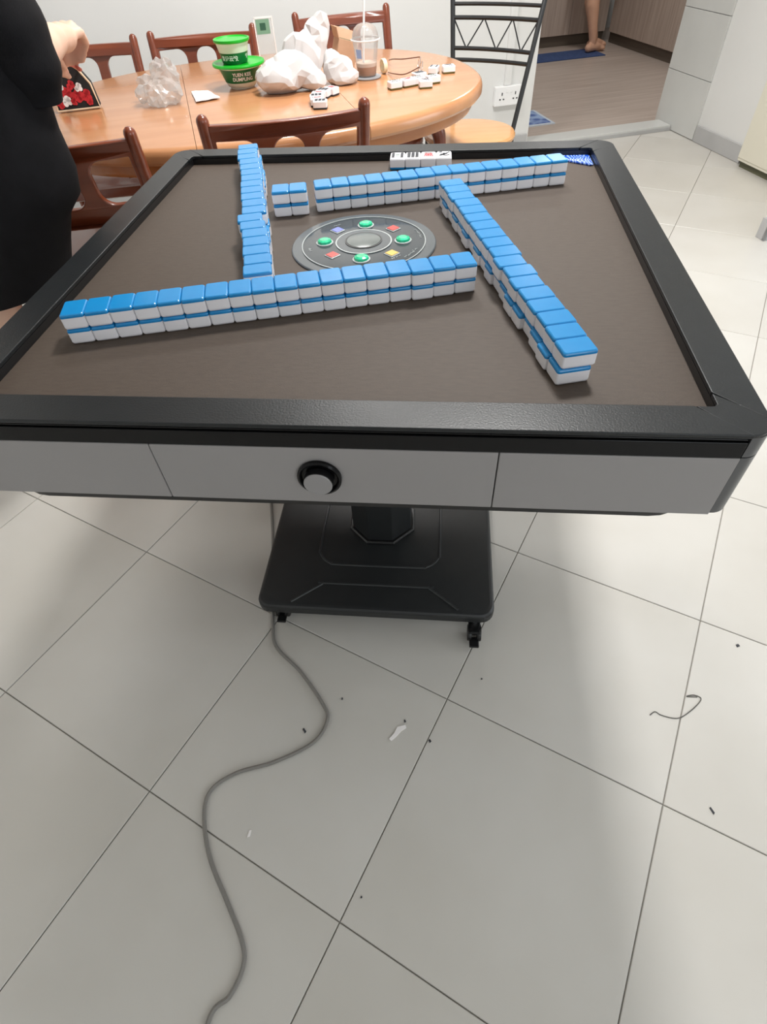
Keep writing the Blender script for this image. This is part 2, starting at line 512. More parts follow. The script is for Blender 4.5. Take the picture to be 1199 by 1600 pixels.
def kitchen_unit(label, t0, t1, n0, n1, doors, side, cat='cabinet'):
    """base cabinets; side 'n' fronts face the camera, side 't' fronts face left"""
    c = W((t0+t1)/2, (n0+n1)/2, 0.016)
    r = empty('kitchen_base_cabinet', c, YAW, label, cat)
    ct, cn = (t0+t1)/2, (n0+n1)/2
    if side == 'n':
        MB().box(t0-ct, t1-ct, n0-cn+0.02, n1-cn, 0.09, 0.85).build('body', m_cab, r)
        MB().box(t0-ct, t1-ct, n0-cn+0.03, n1-cn, 0.0, 0.09).build('toe_kick', m_toe, r)
        for a, b in doors:
            d = MB().box(a-ct+.0015, b-ct-.0015, n0-cn, n0-cn+0.018, 0.085, 0.80).build('door', m_cab, r, bevel=0.0015)
            MB().box((a+b)/2-ct-0.06, (a+b)/2-ct+0.06, n0-cn-0.022, n0-cn-0.001, 0.74, 0.752).build('handle', m_steel, d, bevel=0.002)
    else:
        MB().box(t0-ct+0.02, t1-ct, n0-cn, n1-cn, 0.09, 0.85).build('body', m_cab, r)
        MB().box(t0-ct+0.03, t1-ct, n0-cn, n1-cn, 0.0, 0.09).build('toe_kick', m_toe, r)
        for a, b in doors:
            d = MB().box(t0-ct, t0-ct+0.018, a-cn+.0015, b-cn-.0015, 0.085, 0.80).build('door', m_cab, r, bevel=0.0015)
            MB().box(t0-ct-0.022, t0-ct-0.001, a-cn+0.05, a-cn+0.17, 0.50, 0.512).build('handle', m_steel, d, bevel=0.002)
    MB().box(t0-ct, t1-ct, n0-cn, n1-cn, 0.852, 0.88).build('worktop', m_wtile, r)
    return r
kitchen_unit('pale wood-grain base cabinets along the far kitchen wall behind the bare leg', -1.25, 1.945, 2.64, 3.29,
             [(-1.25, -0.6), (-0.6, 0.05), (0.05, 0.75), (0.75, 1.56), (1.56, 1.945)], 'n')
kitchen_unit('pale wood-grain base cabinets down the right side of the kitchen', 1.965, 2.59, 0.4, 2.62,
             [(0.4, 0.95), (0.95, 1.55), (1.55, 2.60)], 't')

def floor_mat(name, t0, t1, n0, n1, z, m, label):
    o = MB().box(-(t1-t0)/2, (t1-t0)/2, -(n1-n0)/2, (n1-n0)/2, 0, 0.008).build(name, m, None, bevel=0.002)
    o.location = W((t0+t1)/2, (n0+n1)/2, z)
    o.rotation_euler = (0, 0, YAW)
    return tag(o, label, 'mat')
floor_mat('kitchen_mat', 0.55, 1.68, 2.09, 2.40, 0.0155, m_matblue, 'plain dark blue kitchen mat under the bare foot')
# light blue mat with a woven pattern and pale border
m_pat = bpy.data.materials.new('light_blue_patterned_mat'); m_pat.use_nodes = True
_nt = m_pat.node_tree; _b = _nt.nodes['Principled BSDF']; _b.inputs['Roughness'].default_value = 0.9
_tc = _nt.nodes.new('ShaderNodeTexCoord'); _v = _nt.nodes.new('ShaderNodeTexVoronoi'); _v.inputs['Scale'].default_value = 16
_rp = _nt.nodes.new('ShaderNodeValToRGB')
_rp.color_ramp.elements[0].color = rgb(82, 104, 160); _rp.color_ramp.elements[1].color = rgb(150, 172, 208)
_rp.color_ramp.elements[0].position = 0.25; _rp.color_ramp.elements[1].position = 0.7
_nt.links.new(_tc.outputs['Object'], _v.inputs['Vector']); _nt.links.new(_v.outputs['Distance'], _rp.inputs['Fac']); _nt.links.new(_rp.outputs['Color'], _b.inputs['Base Color'])
pm = empty('door_mat', W(0.08, 0.53, 0.0155), YAW, 'light blue patterned mat with pale border just inside the kitchen', 'mat')
MB().box(-0.265, 0.265, -0.155, 0.155, 0, 0.007).build('pile', m_pat, pm)
for x0, x1, y0, y1 in ((-0.285, 0.285, -0.175, -0.1555), (-0.285, 0.285, 0.1555, 0.175), (-0.285, -0.2655, -0.155, 0.155), (0.2655, 0.285, -0.155, 0.155)):
    MB().box(x0, x1, y0, y1, 0, 0.0065).build('border', mat('mat_border', rgb(196, 204, 214), 0.9), pm)

# tall cream cabinet beside the right wall
cc = empty('tall_cabinet', W(1.2, -1.08, 0), YAW, 'tall cream cabinet with dark base strip at the right wall', 'cabinet')
MB().prism([p[:2] for p in rrect(0.48, 0.68, 0.02)], 0.035, 1.9).build('body', m_cream, cc, smooth=True)
MB().box(-0.22, 0.22, -0.32, 0.32, 0.0, 0.035).build('base', mat('olive_dark_base', rgb(92, 92, 70), 0.5), cc)
MB().box(-0.2445, -0.2405, -0.325, 0.325, 0.05, 1.88).build('door', m_cream, cc)

# socket and trunking on the back wall
sk = empty('wall_socket', W(-0.17, -0.001, 0.30), YAW, 'white double power socket on the wall behind the metal chair', 'socket')
MB().box(-0.085, 0.085, -0.032, 0, -0.048, 0.048).build('plate', m_socket, sk, bevel=0.004)
for cx in (-0.042, 0.042):
    for dx, dz, w, h in ((0, 0.012, 0.003, 0.007), (-0.011, -0.014, 0.0045, 0.003), (0.011, -0.014, 0.0045, 0.003)):
        MB().box(cx+dx-w, cx+dx+w, -0.0335, -0.0322, dz-h, dz+h).build('pin_hole', m_dark, sk)
for cx in (-0.014, 0.014):
    MB().box(cx-0.007, cx+0.007, -0.0345, -0.0322, 0.018, 0.036).build('switch', m_socket, sk, bevel=0.001)
tag(rbox('cable_trunking', -0.195, -0.155, -0.018, -0.0005, 0.349, 2.6, m_wall, bevel=0.002),
    'white cable trunking running up the wall above the power socket', 'trunking')

# ------------------------------------------------------------------ lamps
def ceiling_lamp(x, y, power, label, r=0.24):
    o = empty('ceiling_lamp', (x, y, CEIL-0.001), 0, label, 'lamp')
    MB().lathe([(r, 0), (r, -0.03), (r-0.01, -0.035)], 32).build('lamp_base', m_socket, o, smooth=True)
    MB().lathe([(r-0.012, -0.0355), (r-0.02, -0.06), (r-0.08, -0.08), (0.01, -0.085)], 32).build('lamp_shade', m_lamp, o, smooth=True)
    l = area_light('lamp_light', (x, y, CEIL-0.10), (x, y, 0), 2*r, 2*r, power, (1.0, 0.985, 0.96), 'DISK')
    return o
ceiling_lamp(0.50, 1.75, LAMP1, 'round white ceiling lamp above the playing table', 0.18)
ceiling_lamp(-0.05, 3.0, LAMP2, 'round white ceiling lamp above the far side of the dining table')
_k = W(0.9, 1.2)
ceiling_lamp(_k.x, _k.y, KLAMP, 'round white ceiling lamp in the kitchen', 0.18)

# ------------------------------------------------------------------ the automatic mahjong table
TCX, TCY, TA = -0.0025, 0.9635, -0.1352
ZF, ZR = 0.783, 0.800          # felt and rail heights
HI, HO = 0.436, 0.484          # inner and outer half width of the rails
mt = empty('mahjong_table', (TCX, TCY, 0), TA, 'square black electric mahjong table with brown felt and grey side panels on a pedestal', 'table')
MB().box(-HI-0.02, HI+0.02, -HI-0.02, HI+0.02, ZF-0.02, ZF).build('felt', m_felt, mt)

def rot4(p, k):
    for _ in range(k): p = (-p[1], p[0])
    return p
DL, CR = 0.024, 0.030
for k in range(4):
    e = 0.0011
    poly = [(-HI+DL+e, -HI), (HI-DL-e, -HI), (HO-DL-e, -HO), (-HO+DL+e, -HO)]
    poly = [rot4(p, k) for p in poly]
    MB().prism(poly, 0.7945, ZR).build('rail', m_rail, mt, bevel=0.0011)
    # chevron shaped corner piece with a rounded outer corner
    arc = [(HO-CR+CR*math.cos(a), -HO+CR+CR*math.sin(a)) for a in [-PI/2+PI/2*q/8 for q in range(9)]]
    c = [(HI-DL+e, -HI), (HI, -HI), (HI, -HI+DL-e), (HO, -HO+max(DL, CR))]+arc[::-1][1:-1]+[(HO-max(DL, CR), -HO)]
    c = [(HI-DL+e, -HI), (HI-0.004, -HI), (HI, -HI+0.004), (HI, -HI+DL-e), (HO, -HO+CR+0.001)]+arc[::-1]+[(HO-CR-0.001, -HO)]
    MB().prism([rot4(p, k) for p in c], 0.7945, ZR-0.0004).build('rail_corner', m_rail, mt, bevel=0.0012)
    # inner black lip under the rail down to the felt
    lip = [(-HI, -HI), (HI, -HI), (HI+0.004, -HI-0.004), (-HI-0.004, -HI-0.004)]
    MB().prism([rot4(p, k) for p in lip], ZF+0.0003, 0.7943).build('inner_lip', m_black, mt)
    # shadow groove, glossy bead and black band on the outside
    for nm, v0, v1, z0, z1, mm, hl in (('groove', -0.478, -0.44, 0.7890, 0.7943, m_black, 0.455),
                                       ('bead', -0.4825, -0.4782, 0.7905, 0.7930, m_gloss, 0.455),
                                       ('band', -0.4835, -0.44, 0.7672, 0.7888, m_gloss, 0.4565)):
        q = [rot4(p, k) for p in ((-hl, v0), (hl, v0), (hl, v1), (-hl, v1))]
        MB().prism(q, z0, z1).build(nm, mm, mt, bevel=0.0008)
    # three grey fascia panels per side
    for a, b in ((-0.4575, -0.2062), (-0.2050, 0.2018), (0.2030, 0.4575)):
        q = [rot4(p, k) for p in ((a, -0.4840), (b, -0.4840), (b, -0.44), (a, -0.44))]
        MB().prism(q, 0.6765, 0.7668).build('fascia_panel', m_grey, mt, bevel=0.0012)
    # rounded corner post
    pc = [(HO-0.002-0.022+0.022*math.cos(a), -HO+0.002+0.022+0.022*math.sin(a)) for a in [-PI/2+PI/2*q/8 for q in range(9)]]
    pc = [rot4(p, k) for p in [(0.445, -0.445), (0.4585, -0.445), (0.4585, -0.482)]+pc[1:-1]+[(0.482, -0.4585), (0.445, -0.4585)]]
    MB().prism(pc, 0.678, 0.766).build('corner_post', m_post, mt, smooth=True)
    MB().prism(pc, 0.7675, 0.7943).build('corner_cap', m_post, mt, smooth=True)
u = 0.462
MB().rings([rrect(2*u, 2*u, 0.06, i, z, 6) for i, z in ((0, 0.6762), (0, 0.646), (0.004, 0.6425), (0.05, 0.638))]).build('underside_tray', m_black, mt, smooth=True)
# round push button in its recess, near side
bz = MB().lathe([(0.027, 0), (0.027, 0.004), (0.0245, 0.0055), (0.0225, 0.004), (0.0215, 0.001)], 36, cap1=True).build('button_bezel', m_gloss, mt, smooth=True)
bz.rotation_euler = (PI/2, 0, 0); bz.location = (-0.006, -0.4842, 0.7215)
kb = MB().lathe([(0.0176, 0), (0.0176, 0.0095), (0.0172, 0.0100)], 36).build('push_button', m_black, bz, smooth=True)
MB().lathe([(0.0172, 0.0136), (0.0160, 0.0145), (0.001, 0.0146)], 36).build('button_face', m_knob, bz, smooth=True)
kb.location = (0, 0, 0.0035)
# octagonal column
MB().lathe([(0.080, 0.082), (0.080, 0.40), (0.076, 0.40), (0.076, 0.66)], 8).build('column', m_base, mt, bevel=0.002)
for q in mt.children:
    if q.name.startswith('column'): q.rotation_euler = (0, 0, PI/8)
MB().lathe([(0.090, 0.0805), (0.090, 0.084), (0.086, 0.087)], 8).build('column_collar', m_black, mt).rotation_euler = (0, 0, PI/8)
# base plate with pressed ridges
bp = MB().rings([rrect(0.556, 0.556, 0.032, i, z, 6) for i, z in ((0.006, 0.050), (0, 0.054), (0, 0.070), (0.0015, 0.0745), (0.005, 0.0780), (0.010, 0.0795))]).build('base_plate', m_base, mt, smooth=True, sharp=14)
def ridge(pts, r=0.0032):
    MB().tube(crv(pts, 4), r, 6).build('pressed_ridge', m_ridge, bp, smooth=True)
for k in (0, 2):
    ridge([(*rot4(p, k), 0.0795) for p in ((-0.195, -0.262), (-0.128, -0.2085), (-0.122, -0.206), (0.122, -0.206), (0.128, -0.2085), (0.195, -0.262))])
sq = rrect(0.30, 0.30, 0.05, 0, 0.0795, 5)
ridge(sq+[sq[0]])
for k in range(4):
    cx, cy = [(0.235, -0.285), (0.238, 0.235), (-0.235, 0.238), (-0.226, -0.246)][k]
    cx = max(-0.24, min(0.24, cx)); 
    cs = MB().lathe([(0.009, 0.036), (0.009, 0.0505)], 12, (cx, cy+0.02, 0)).build('caster', m_steel, mt, smooth=True)
    MB().box(cx-0.014, cx+0.014, cy-0.012, cy+0.030, 0.026, 0.038).build('caster_fork', m_black, cs, bevel=0.003)
    for dx in (-0.011, 0.011):
        w = MB().lathe([(0.006, -0.0045), (0.0185, -0.0045), (0.019, -0.002), (0.019, 0.002), (0.0185, 0.0045), (0.006, 0.0045)], 24).build('wheel', m_black, cs, smooth=True)
        w.rotation_euler = (0, PI/2, 0); w.location = (cx+dx, cy, 0.0195)
    MB().box(cx-0.011, cx+0.011, cy-0.036, cy-0.010, 0.012, 0.018).build('brake_lever', m_black, cs, bevel=0.002)

# centre console
CXY = (-0.002, 0.012)
cons = MB().lathe([(0.1225, 0), (0.1225, 0.0022), (0.121, 0.0036), (0.105, 0.0040)], 72, (*CXY, ZF)).build('console', m_consrim, mt, smooth=True, sharp=6)
MB().lathe([(0.1035, 0.0042), (0.1035, 0.0046), (0.098, 0.0050), (0.048, 0.0052)], 72, (*CXY, ZF)).build('console_glass', m_console, cons, smooth=True, sharp=6)
def ringpart(r0, r1, z, m, name, parent):
    mb = MB()
    n = 72
    mb.rings([[(CXY[0]+r*math.cos(2*PI*i/n), CXY[1]+r*math.sin(2*PI*i/n), ZF+zz) for i in range(n)] for r, zz in ((r0, z-0.001), (r0, z), (r1, z), (r1, z-0.001))], False, False)
    return mb.build(name, m, parent, smooth=True)
ringpart(0.1035, 0.1050, 0.0058, m_line, 'silver_ring', cons)
ringpart(0.0455, 0.0480, 0.0066, m_line, 'silver_ring', cons)
MB().lathe([(0.0450, 0.0050), (0.0450, 0.0066), (0.032, 0.0072)], 48, (*CXY, ZF)).build('dice_dome_rim', m_consrim, cons, smooth=True)
ringpart(0.0290, 0.0315, 0.0082, m_black, 'dome_seal', cons)
MB().lathe([(0.0288, 0.0060), (0.0285, 0.0085), (0.02, 0.0096), (0.002, 0.0100)], 48, (*CXY, ZF)).build('dice_dome', mat('dome_grey', rgb(112, 118, 116), 0.15), cons, smooth=True)
for k, a in enumerate((0, 90, 180, 270)):
    a = math.radians(a+3)
    p = (CXY[0]+0.0665*math.cos(a), CXY[1]+0.0665*math.sin(a), ZF+0.005)
    rim = MB().lathe([(0.0145, 0), (0.0145, 0.0015), (0.0128, 0.002)], 28, p).build('gem_rim', m_line, cons, smooth=True)
    g = MB().lathe([(0.0126, 0.0018), (0.0115, 0.0052), (0.0075, 0.0066)], 10, p)
    g.build('gem_button', m_gem, cons)
for k, mm in enumerate((m_redled, m_blueled, m_redled, m_yelled)):
    a = math.radians(48+90*k)
    o = MB().box(-0.0098, 0.0098, -0.0098, 0.0098, 0, 0.0016).build('lamp_frame', m_line, cons, bevel=0.0008)
    o.location = (CXY[0]+0.0690*math.cos(a), CXY[1]+0.0690*math.sin(a), ZF+0.0048)
    o.rotation_euler = (0, 0, a+PI/4*(0 if k % 2 else 0)+0.0)
    MB().box(-0.0080, 0.0080, -0.0080, 0.0080, 0.0017, 0.0026).build('lamp_lens', mm, o, bevel=0.0006)
# small printed marks on the glass (unreadable strokes in the photograph)
rnd = random.Random(3)
mk = MB()
for a0, rr, n in ((-38, 0.094, 9), (10, 0.097, 8), (196, 0.092, 3), (-50, 0.083, 5), (125, 0.088, 4)):
    for i in range(n):
        a = math.radians(a0+i*2.6)
        c = Vector((CXY[0]+rr*math.cos(a), CXY[1]+rr*math.sin(a)))
        for q in range(2):
            d = Vector((rnd.uniform(-1, 1), rnd.uniform(-1, 1))).normalized()*rnd.uniform(0.0012, 0.0026)
            w = Vector((-d.y, d.x)).normalized()*0.0004
            o2 = Vector((rnd.uniform(-1, 1), rnd.uniform(-1, 1)))*0.001
            mk.prism([tuple(c+o2-d-w), tuple(c+o2+d-w), tuple(c+o2+d+w), tuple(c+o2-d+w)], ZF+0.0053, ZF+0.0056)
tag(mk.build('printed_marks', m_line, cons), kind='stuff')

# ------------------------------------------------------------------ mahjong tiles
TW, TLEN, TH, TSPLIT = 0.0321, 0.0420, 0.0216, 0.0166
wh = MB().rings([rrect(TW-0.0002, TLEN, 0.0034, i, z, 3) for i, z in ((0.0032, 0), (0.0010, 0.0009), (0, 0.003), (0, TSPLIT))]).mesh('face_block', m_white, smooth=True, sharp=19)
bl = MB().rings([rrect(TW-0.0002, TLEN, 0.0034, i, z, 3) for i, z in ((0, TSPLIT+0.0001), (0, 0.0192), (0.0006, 0.0206), (0.0018, TH))]).mesh('back', m_blue, smooth=True, sharp=19)
MTW = Matrix.Translation((TCX, TCY, 0)) @ Matrix.Rotation(TA, 4, 'Z')
ORD = 'first second third fourth fifth sixth seventh eighth ninth tenth eleventh twelfth thirteenth fourteenth fifteenth sixteenth seventeenth eighteenth nineteenth'.split()
def mj_tile(u, v, z, rz, label, group, table=True):
    p = MTW @ Vector((u, v, z)) if table else Vector((u, v, z))
    r = empty('mahjong_tile', p, rz+(TA if table else 0), label, 'mahjong tile', group)
    link('face_block', wh, r)
    link('back', bl, r)
    return r
def row(start, ang, n, side, pitch, top, bot, phrase, group, rev=False):
    """start: local corner on the measured face line; tiles run along ang, their length runs to the 'side' of it"""
    d = Vector((math.cos(ang), math.sin(ang)))
    nrm = Vector((-d.y, d.x))*side
    rn = random.Random(hash(phrase) % 1000 if False else len(phrase)*7+n)
    for i in range(n):
        for lay, offs in ((0, bot), (1, top)):
            o = offs.get(i, 0.0)+rn.uniform(-0.0008, 0.0008)
            c = Vector(start)+d*((i+0.5)*pitch+rn.uniform(-.0001, .0001))+nrm*(TLEN/2+o)
            k = (n-1-i) if rev else i
            mj_tile(c.x, c.y, ZF+0.0002+lay*(TH+0.0001), ang+rn.uniform(-.006, .006),
                    'blue-backed mahjong tile, %s layer, %s from %s' % (('lower', 'upper')[lay], ORD[k], phrase), group)
A15 = math.radians(14.9)
row((-0.3775, -0.301), A15, 18, 1, 0.0322, {15: -0.003, 16: -0.0012, 17: -0.001}, {15: -0.002, 17: 0.001},
    'the left end of the nearest row', 'nearest row of mahjong tiles')
# right-hand row, from its near end
rtop = {0: .003, 1: .003, 2: .0045, 3: .002, 4: .0025, 5: -.0005, 6: .003, 7: -.002, 8: .0015, 9: 0.001, 10: .0015, 11: .001, 12: .0005, 13: .0005, 14: .001, 15: -.002, 16: 0.0005, 17: -.001}
rbot = {0: -.001, 1: -.0035, 2: -.001, 3: .003, 4: -.002, 5: -.003, 6: .0005, 7: .003, 8: -.001, 9: .0025, 10: -.001, 11: .003, 12: -.0015, 13: .0015, 14: -.002, 15: .001, 16: -.002, 17: .001}
row((0.2725, -0.3815), math.radians(105.2), 18, -1, 0.0322, rtop, rbot, 'the near end of the right-hand row', 'right-hand row of mahjong tiles')
row((-0.105, 0.152), math.radians(14.6), 15, 1, 0.0323, {7: 0.004, 8: 0.0015, 6: 0.001}, {}, 'the left end of the farthest long row', 'farthest row of mahjong tiles')
row((-0.1815, 0.130), math.radians(11.0), 2, 1, 0.0322, {}, {}, 'the left of the detached far pair', 'detached pair of mahjong stacks')
ltop = {18: 0, 17: 0, 16: 0.0005, 15: 0, 14: 0, 13: .0008, 12: 0, 7: 0.0}
ltop = {5: -.004, 6: -.008, 18: -.0035, 17: -.005, 16: -.006, 15: -.001, 14: -.0005, 4: -.001}
lbot = {6: .001, 7: .0015, 14: .004, 15: .0035, 16: .001, 13: .002}
row((-0.1525, -0.186), math.radians(105.1), 19, -1, 0.0326, ltop, lbot, 'the near end of the left-hand row', 'left-hand row of mahjong tiles')

# four tiles lying face up at the far rail
def symbol(parent, kind):
    """engraved figure on the white face, which is the tile's underside in its own frame"""
    def place(mb, m, nm='engraving'):
        o = mb.build(nm, m, parent)
        o.rotation_euler = (PI, 0, 0)
        o.location = (0, 0, -0.0002)
        return o
    if kind == 'circles':
        mb = MB()
        for x in (-0.0092, 0.0092):
            for y in (-0.012, -0.004, 0.004, 0.012): mb.lathe([(0.0034, 0), (0.0034, 0.0003)], 12, (x, y, 0))
        place(mb, m_ink, 'eight_dots')
        mb = MB()
        for y in (-0.003, 0.004): mb.box(-0.004, 0.004, y-0.001, y+0.001, 0, 0.0003)
        place(mb, m_dgreen)
    elif kind == 'bars':
        mb = MB()
        for x in (-0.0085, 0, 0.0085):
            for y in (-0.011, 0, 0.011): mb.box(x-0.0032, x+0.0032, y-0.0046, y+0.0046, 0, 0.0003)
        place(mb, m_ink, 'nine_bars')
    elif kind == 'character':
        place(MB().box(-0.009, 0.009, 0.0115, 0.0135, 0, 0.0003), m_ink)
        me = flat_text('\u842c', 0.024)
        me.materials.clear(); me.materials.append(m_red)
        o = link('red_character', me, parent); o.rotation_euler = (PI, 0, 0); o.location = (0, 0.004, -0.0004)
        for v in me.vertices: v.co.z = 0.0
    elif kind == 'plant':
        mb = MB()
        for p in ([(-0.010, 0.012), (-0.004, 0.013)], [(-0.010, -0.010), (-0.003, -0.006), (0.004, -0.009), (0.011, -0.006)], [(0.0, -0.004), (0.005, 0.004), (0.011, 0.012)],
                  [(-0.008, -0.003), (0.0, -0.001), (0.007, 0.001)], [(-0.002, 0.004), (0.004, 0.002)]):
            mb.tube([(x, y, 0.0002) for x, y in p], 0.0009, 6)
        place(mb, m_ink, 'flower_figure')
faces = (('circles', 'face-up white mahjong tile with columns of dark dots at the far rail'),
         ('bars', 'face-up white mahjong tile with a grid of dark bars at the far rail'),
         ('character', 'face-up white mahjong tile with a red character at the far rail'),
         ('plant', 'face-up white mahjong tile with dark flower strokes at the far rail'))
def flipped(x, y, z, rz, label, group, back=None):
    r = empty('mahjong_tile', (x, y, z+TH), rz, label, 'mahjong tile', group)
    r.rotation_euler = (PI, 0, rz)
    a = link('face_block', wh, r)
    b = link('back', bl if back is None else back, r)
    return r
for i, (kd, lb) in enumerate(faces):
    p = MTW @ Vector((0.0135+0.0325*(i+0.5), 0.395+0.0005*i, ZF+0.0002))
    r = flipped(p.x, p.y, p.z, TA+math.radians(1.2), lb, 'face-up tiles at the far rail')
    symbol(r, kd)

# blue patterned packet tucked into the far right corner of the felt
m_packet = bpy.data.materials.new('blue_white_packet_print'); m_packet.use_nodes = True
_nt = m_packet.node_tree; _b = _nt.nodes['Principled BSDF']; _b.inputs['Roughness'].default_value = 0.25
_tc = _nt.nodes.new('ShaderNodeTexCoord'); _v = _nt.nodes.new('ShaderNodeTexWave'); _v.inputs['Scale'].default_value = 45; _v.inputs['Distortion'].default_value = 14
_rp = _nt.nodes.new('ShaderNodeValToRGB')
_rp.color_ramp.elements[0].color = rgb(24, 78, 190); _rp.color_ramp.elements[1].color = rgb(150, 180, 236)
_rp.color_ramp.elements[0].position = 0.45; _rp.color_ramp.elements[1].position = 0.75
_nt.links.new(_tc.outputs['Object'], _v.inputs['Vector']); _nt.links.new(_v.outputs['Color'], _rp.inputs['Fac']); _nt.links.new(_rp.outputs['Color'], _b.inputs['Base Color'])
pk = MB().rings([[(x*k, y*k, z) for x, y in ((-0.043, 0.010), (-0.012, -0.010), (0.026, -0.034), (0.034, -0.034), (0.034, 0.024), (-0.030, 0.024))] for k, z in ((0.97, 0), (1, 0.001), (1, 0.0025), (0.9, 0.004))]).build('card_packet', m_packet)
pk.location = MTW @ Vector((0.400, 0.410, ZF+0.0004)); pk.rotation_euler = (0, 0, TA)
tag(pk, 'blue and white patterned packet in the far right corner of the felt', 'packet')

# ------------------------------------------------------------------ things on the floor
cable_pts = [(-0.335, -0.12), (-0.332, 0.001), (-0.301, 0.032), (-0.284, 0.068), (-0.290, 0.102), (-0.323, 0.159), (-0.365, 0.230), (-0.387, 0.301), (-0.381, 0.347), (-0.333, 0.377),
             (-0.256, 0.394), (-0.178, 0.428), (-0.150, 0.473), (-0.160, 0.509), (-0.213, 0.588), (-0.274, 0.657), (-0.288, 0.727), (-0.300, 0.86), (-0.310, 1.00), (-0.33, 1.16)]
cb = MB().tube(crv([(x, y, 0.0042) for x, y in cable_pts], 10), 0.0040, 8).build('power_cable', m_cable, None, smooth=True)
tag(cb, 'grey power cable snaking over the floor from under the mahjong table', 'cable')
def unpix(px, py, z=0.0):
    d = _R*((px-599.5)/FPX)+_U*((800-py)/FPX)+_f
    return Vector((0, 0, CAMH))+d*((z-CAMH)/d.z)
th = MB().tube(crv([unpix(x, y, 0.0011) for x, y in ((1016, 1117), (1024, 1112), (1033, 1117), (1052, 1122), (1066, 1120), (1085, 1106), (1096, 1092), (1085, 1086), (1073, 1088), (1090, 1089))], 6), 0.0010, 6).build('loose_thread', mat('grey_thread', rgb(92, 90, 86), 0.8), None, smooth=True)
tag(th, 'thin grey curled thread on the floor at the right', 'thread')
sp = [unpix(x, y) for x, y in ((608, 1155), (616, 1146), (621, 1136), (634, 1133), (635, 1138), (627, 1143), (619, 1152), (612, 1158))]
sc0 = sum(sp, Vector())/len(sp)
o = MB().prism([tuple((p-sc0)[:2]) for p in sp], 0.0003, 0.0025).build('paper_scrap', m_paper, None, bevel=0.0006)
o.location = (sc0.x, sc0.y, 0); tag(o, 'small torn white scrap lying on the floor tile below the pedestal', 'scrap')
for (x, y, w, h, a, lb) in ((476, 1142, 3, 7, 0.6, 'dark sliver on the floor inside the bend of the cable'), (1153, 1009, 5, 4, 0.2, 'dark speck on the bright floor near the right edge'),
                         (1113, 1267, 2.5, 8, 0.3, 'dark sliver on the floor below the curled thread'), (535, 1092, 2, 3, 0.0, 'dark speck on the floor right of the cable'),
                         (390, 1303, 3, 8, -0.2, 'pale sliver on the floor right of the lower cable'), (672, 1158, 3, 4, 0.5, 'dark speck on the tile joint right of the torn scrap'),
                         (565, 1402, 2, 2, 0, 'round dark speck just right of the lowest tile joint crossing'), (753, 1061, 2, 2, 0, 'tiny dark speck on the tile below the right caster'),
                         (633, 1127, 2, 4, .2, 'dark speck just above the torn white scrap')):
    p = unpix(x, y); k = 1.0/620
    o = MB().prism([(-w*k/2, -h*k/2), (w*k/2, -h*k/3), (w*k/2.4, h*k/2), (-w*k/3, h*k/2.2)], 0.0002, 0.0016).build('floor_speck', m_paper if 'pale' in lb else m_ink)
    o.location = (p.x, p.y, 0); o.rotation_euler = (0, 0, a); tag(o, lb, 'speck', 'specks of dirt on the floor')

# ------------------------------------------------------------------ oval dining table
DYAW = math.radians(13)
DC = Vector((-0.327, 2.352))
DZ, DA, DB, DEXP = 0.74, 0.76, 0.59, 2.25
dt = empty('dining_table', (DC.x, DC.y, 0), DYAW, 'oval honey-coloured wooden dining table with a centre leaf', 'table')
def oval(d, u0, u1, z, n=40):
    a, b = DA-d, DB-d
    lo, hi = max(u0, -a), min(u1, a)
    us = []
    for i in range(n+1):
        s = i/n
        if lo <= -a+1e-6 and hi >= a-1e-6: q = (1-math.cos(PI*s))/2
        elif lo <= -a+1e-6: q = 1-math.cos(PI/2*s)
        elif hi >= a-1e-6: q = math.sin(PI/2*s)
        else: q = s
        us.append(lo+(hi-lo)*q)
    vv = [b*max(0.0, 1-min(1, abs(u)/a)**DEXP)**(1/DEXP) for u in us]
    vv = [max(v, 1e-4) for v in vv]
    return [(u, v, z) for u, v in zip(us, vv)][::-1]+[(u, -v, z) for u, v in zip(us, vv)]
S1, S2 = -0.24, 0.24
for u0, u1 in ((-2, S1-0.0007), (S1+0.0007, S2-0.0007), (S2+0.0007, 2)):
    top = MB().rings([oval(d, u0, u1, z) for d, z in ((0.030, 0.699), (0.006, 0.700), (0.0, 0.708), (0.0, 0.722), (0.003, 0.732), (0.010, 0.738), (0.022, DZ))]).build('table_top', m_wood, dt, smooth=True)
    MB().rings([oval(d, u0, u1, z) for d, z in ((0.05, 0.660), (0.034, 0.664), (0.028, 0.675), (0.028, 0.6985))]).build('edge_moulding', m_woodedge, top, smooth=True)
for x0, x1, y0, y1 in ((-0.45, 0.42, -0.23, -0.205), (-0.45, 0.42, 0.205, 0.23), (-0.475, -0.45, -0.23, 0.23), (0.42, 0.445, -0.23, 0.23)):
    MB().box(x0, x1, y0, y1, 0.595, 0.659).build('apron', m_chair, dt, bevel=0.003)
for sx in (-1, 1):
    for sy in (-1, 1):
        x, y = ((0.575, -0.20) if sy < 0 else (0.515, 0.17)) if sx > 0 else (-0.19, sy*0.13)
        pts = [(x-sx*0.075, y-sy*0.01, 0.655, 0.034), (x, y, 0.60, 0.033), (x+sx*0.005, y+sy*0.003, 0.48, 0.027), (x-sx*0.005, y, 0.25, 0.022), (x+sx*0.008, y+sy*0.005, 0.012, 0.020)]
        P = crv([p[:3] for p in pts], 6)
        rr = [0.030-0.012*min(1, i/(len(P)*0.5)) for i in range(len(P))]
        MB().tube(P, rr, 12).build('leg', m_chair, dt, smooth=True)

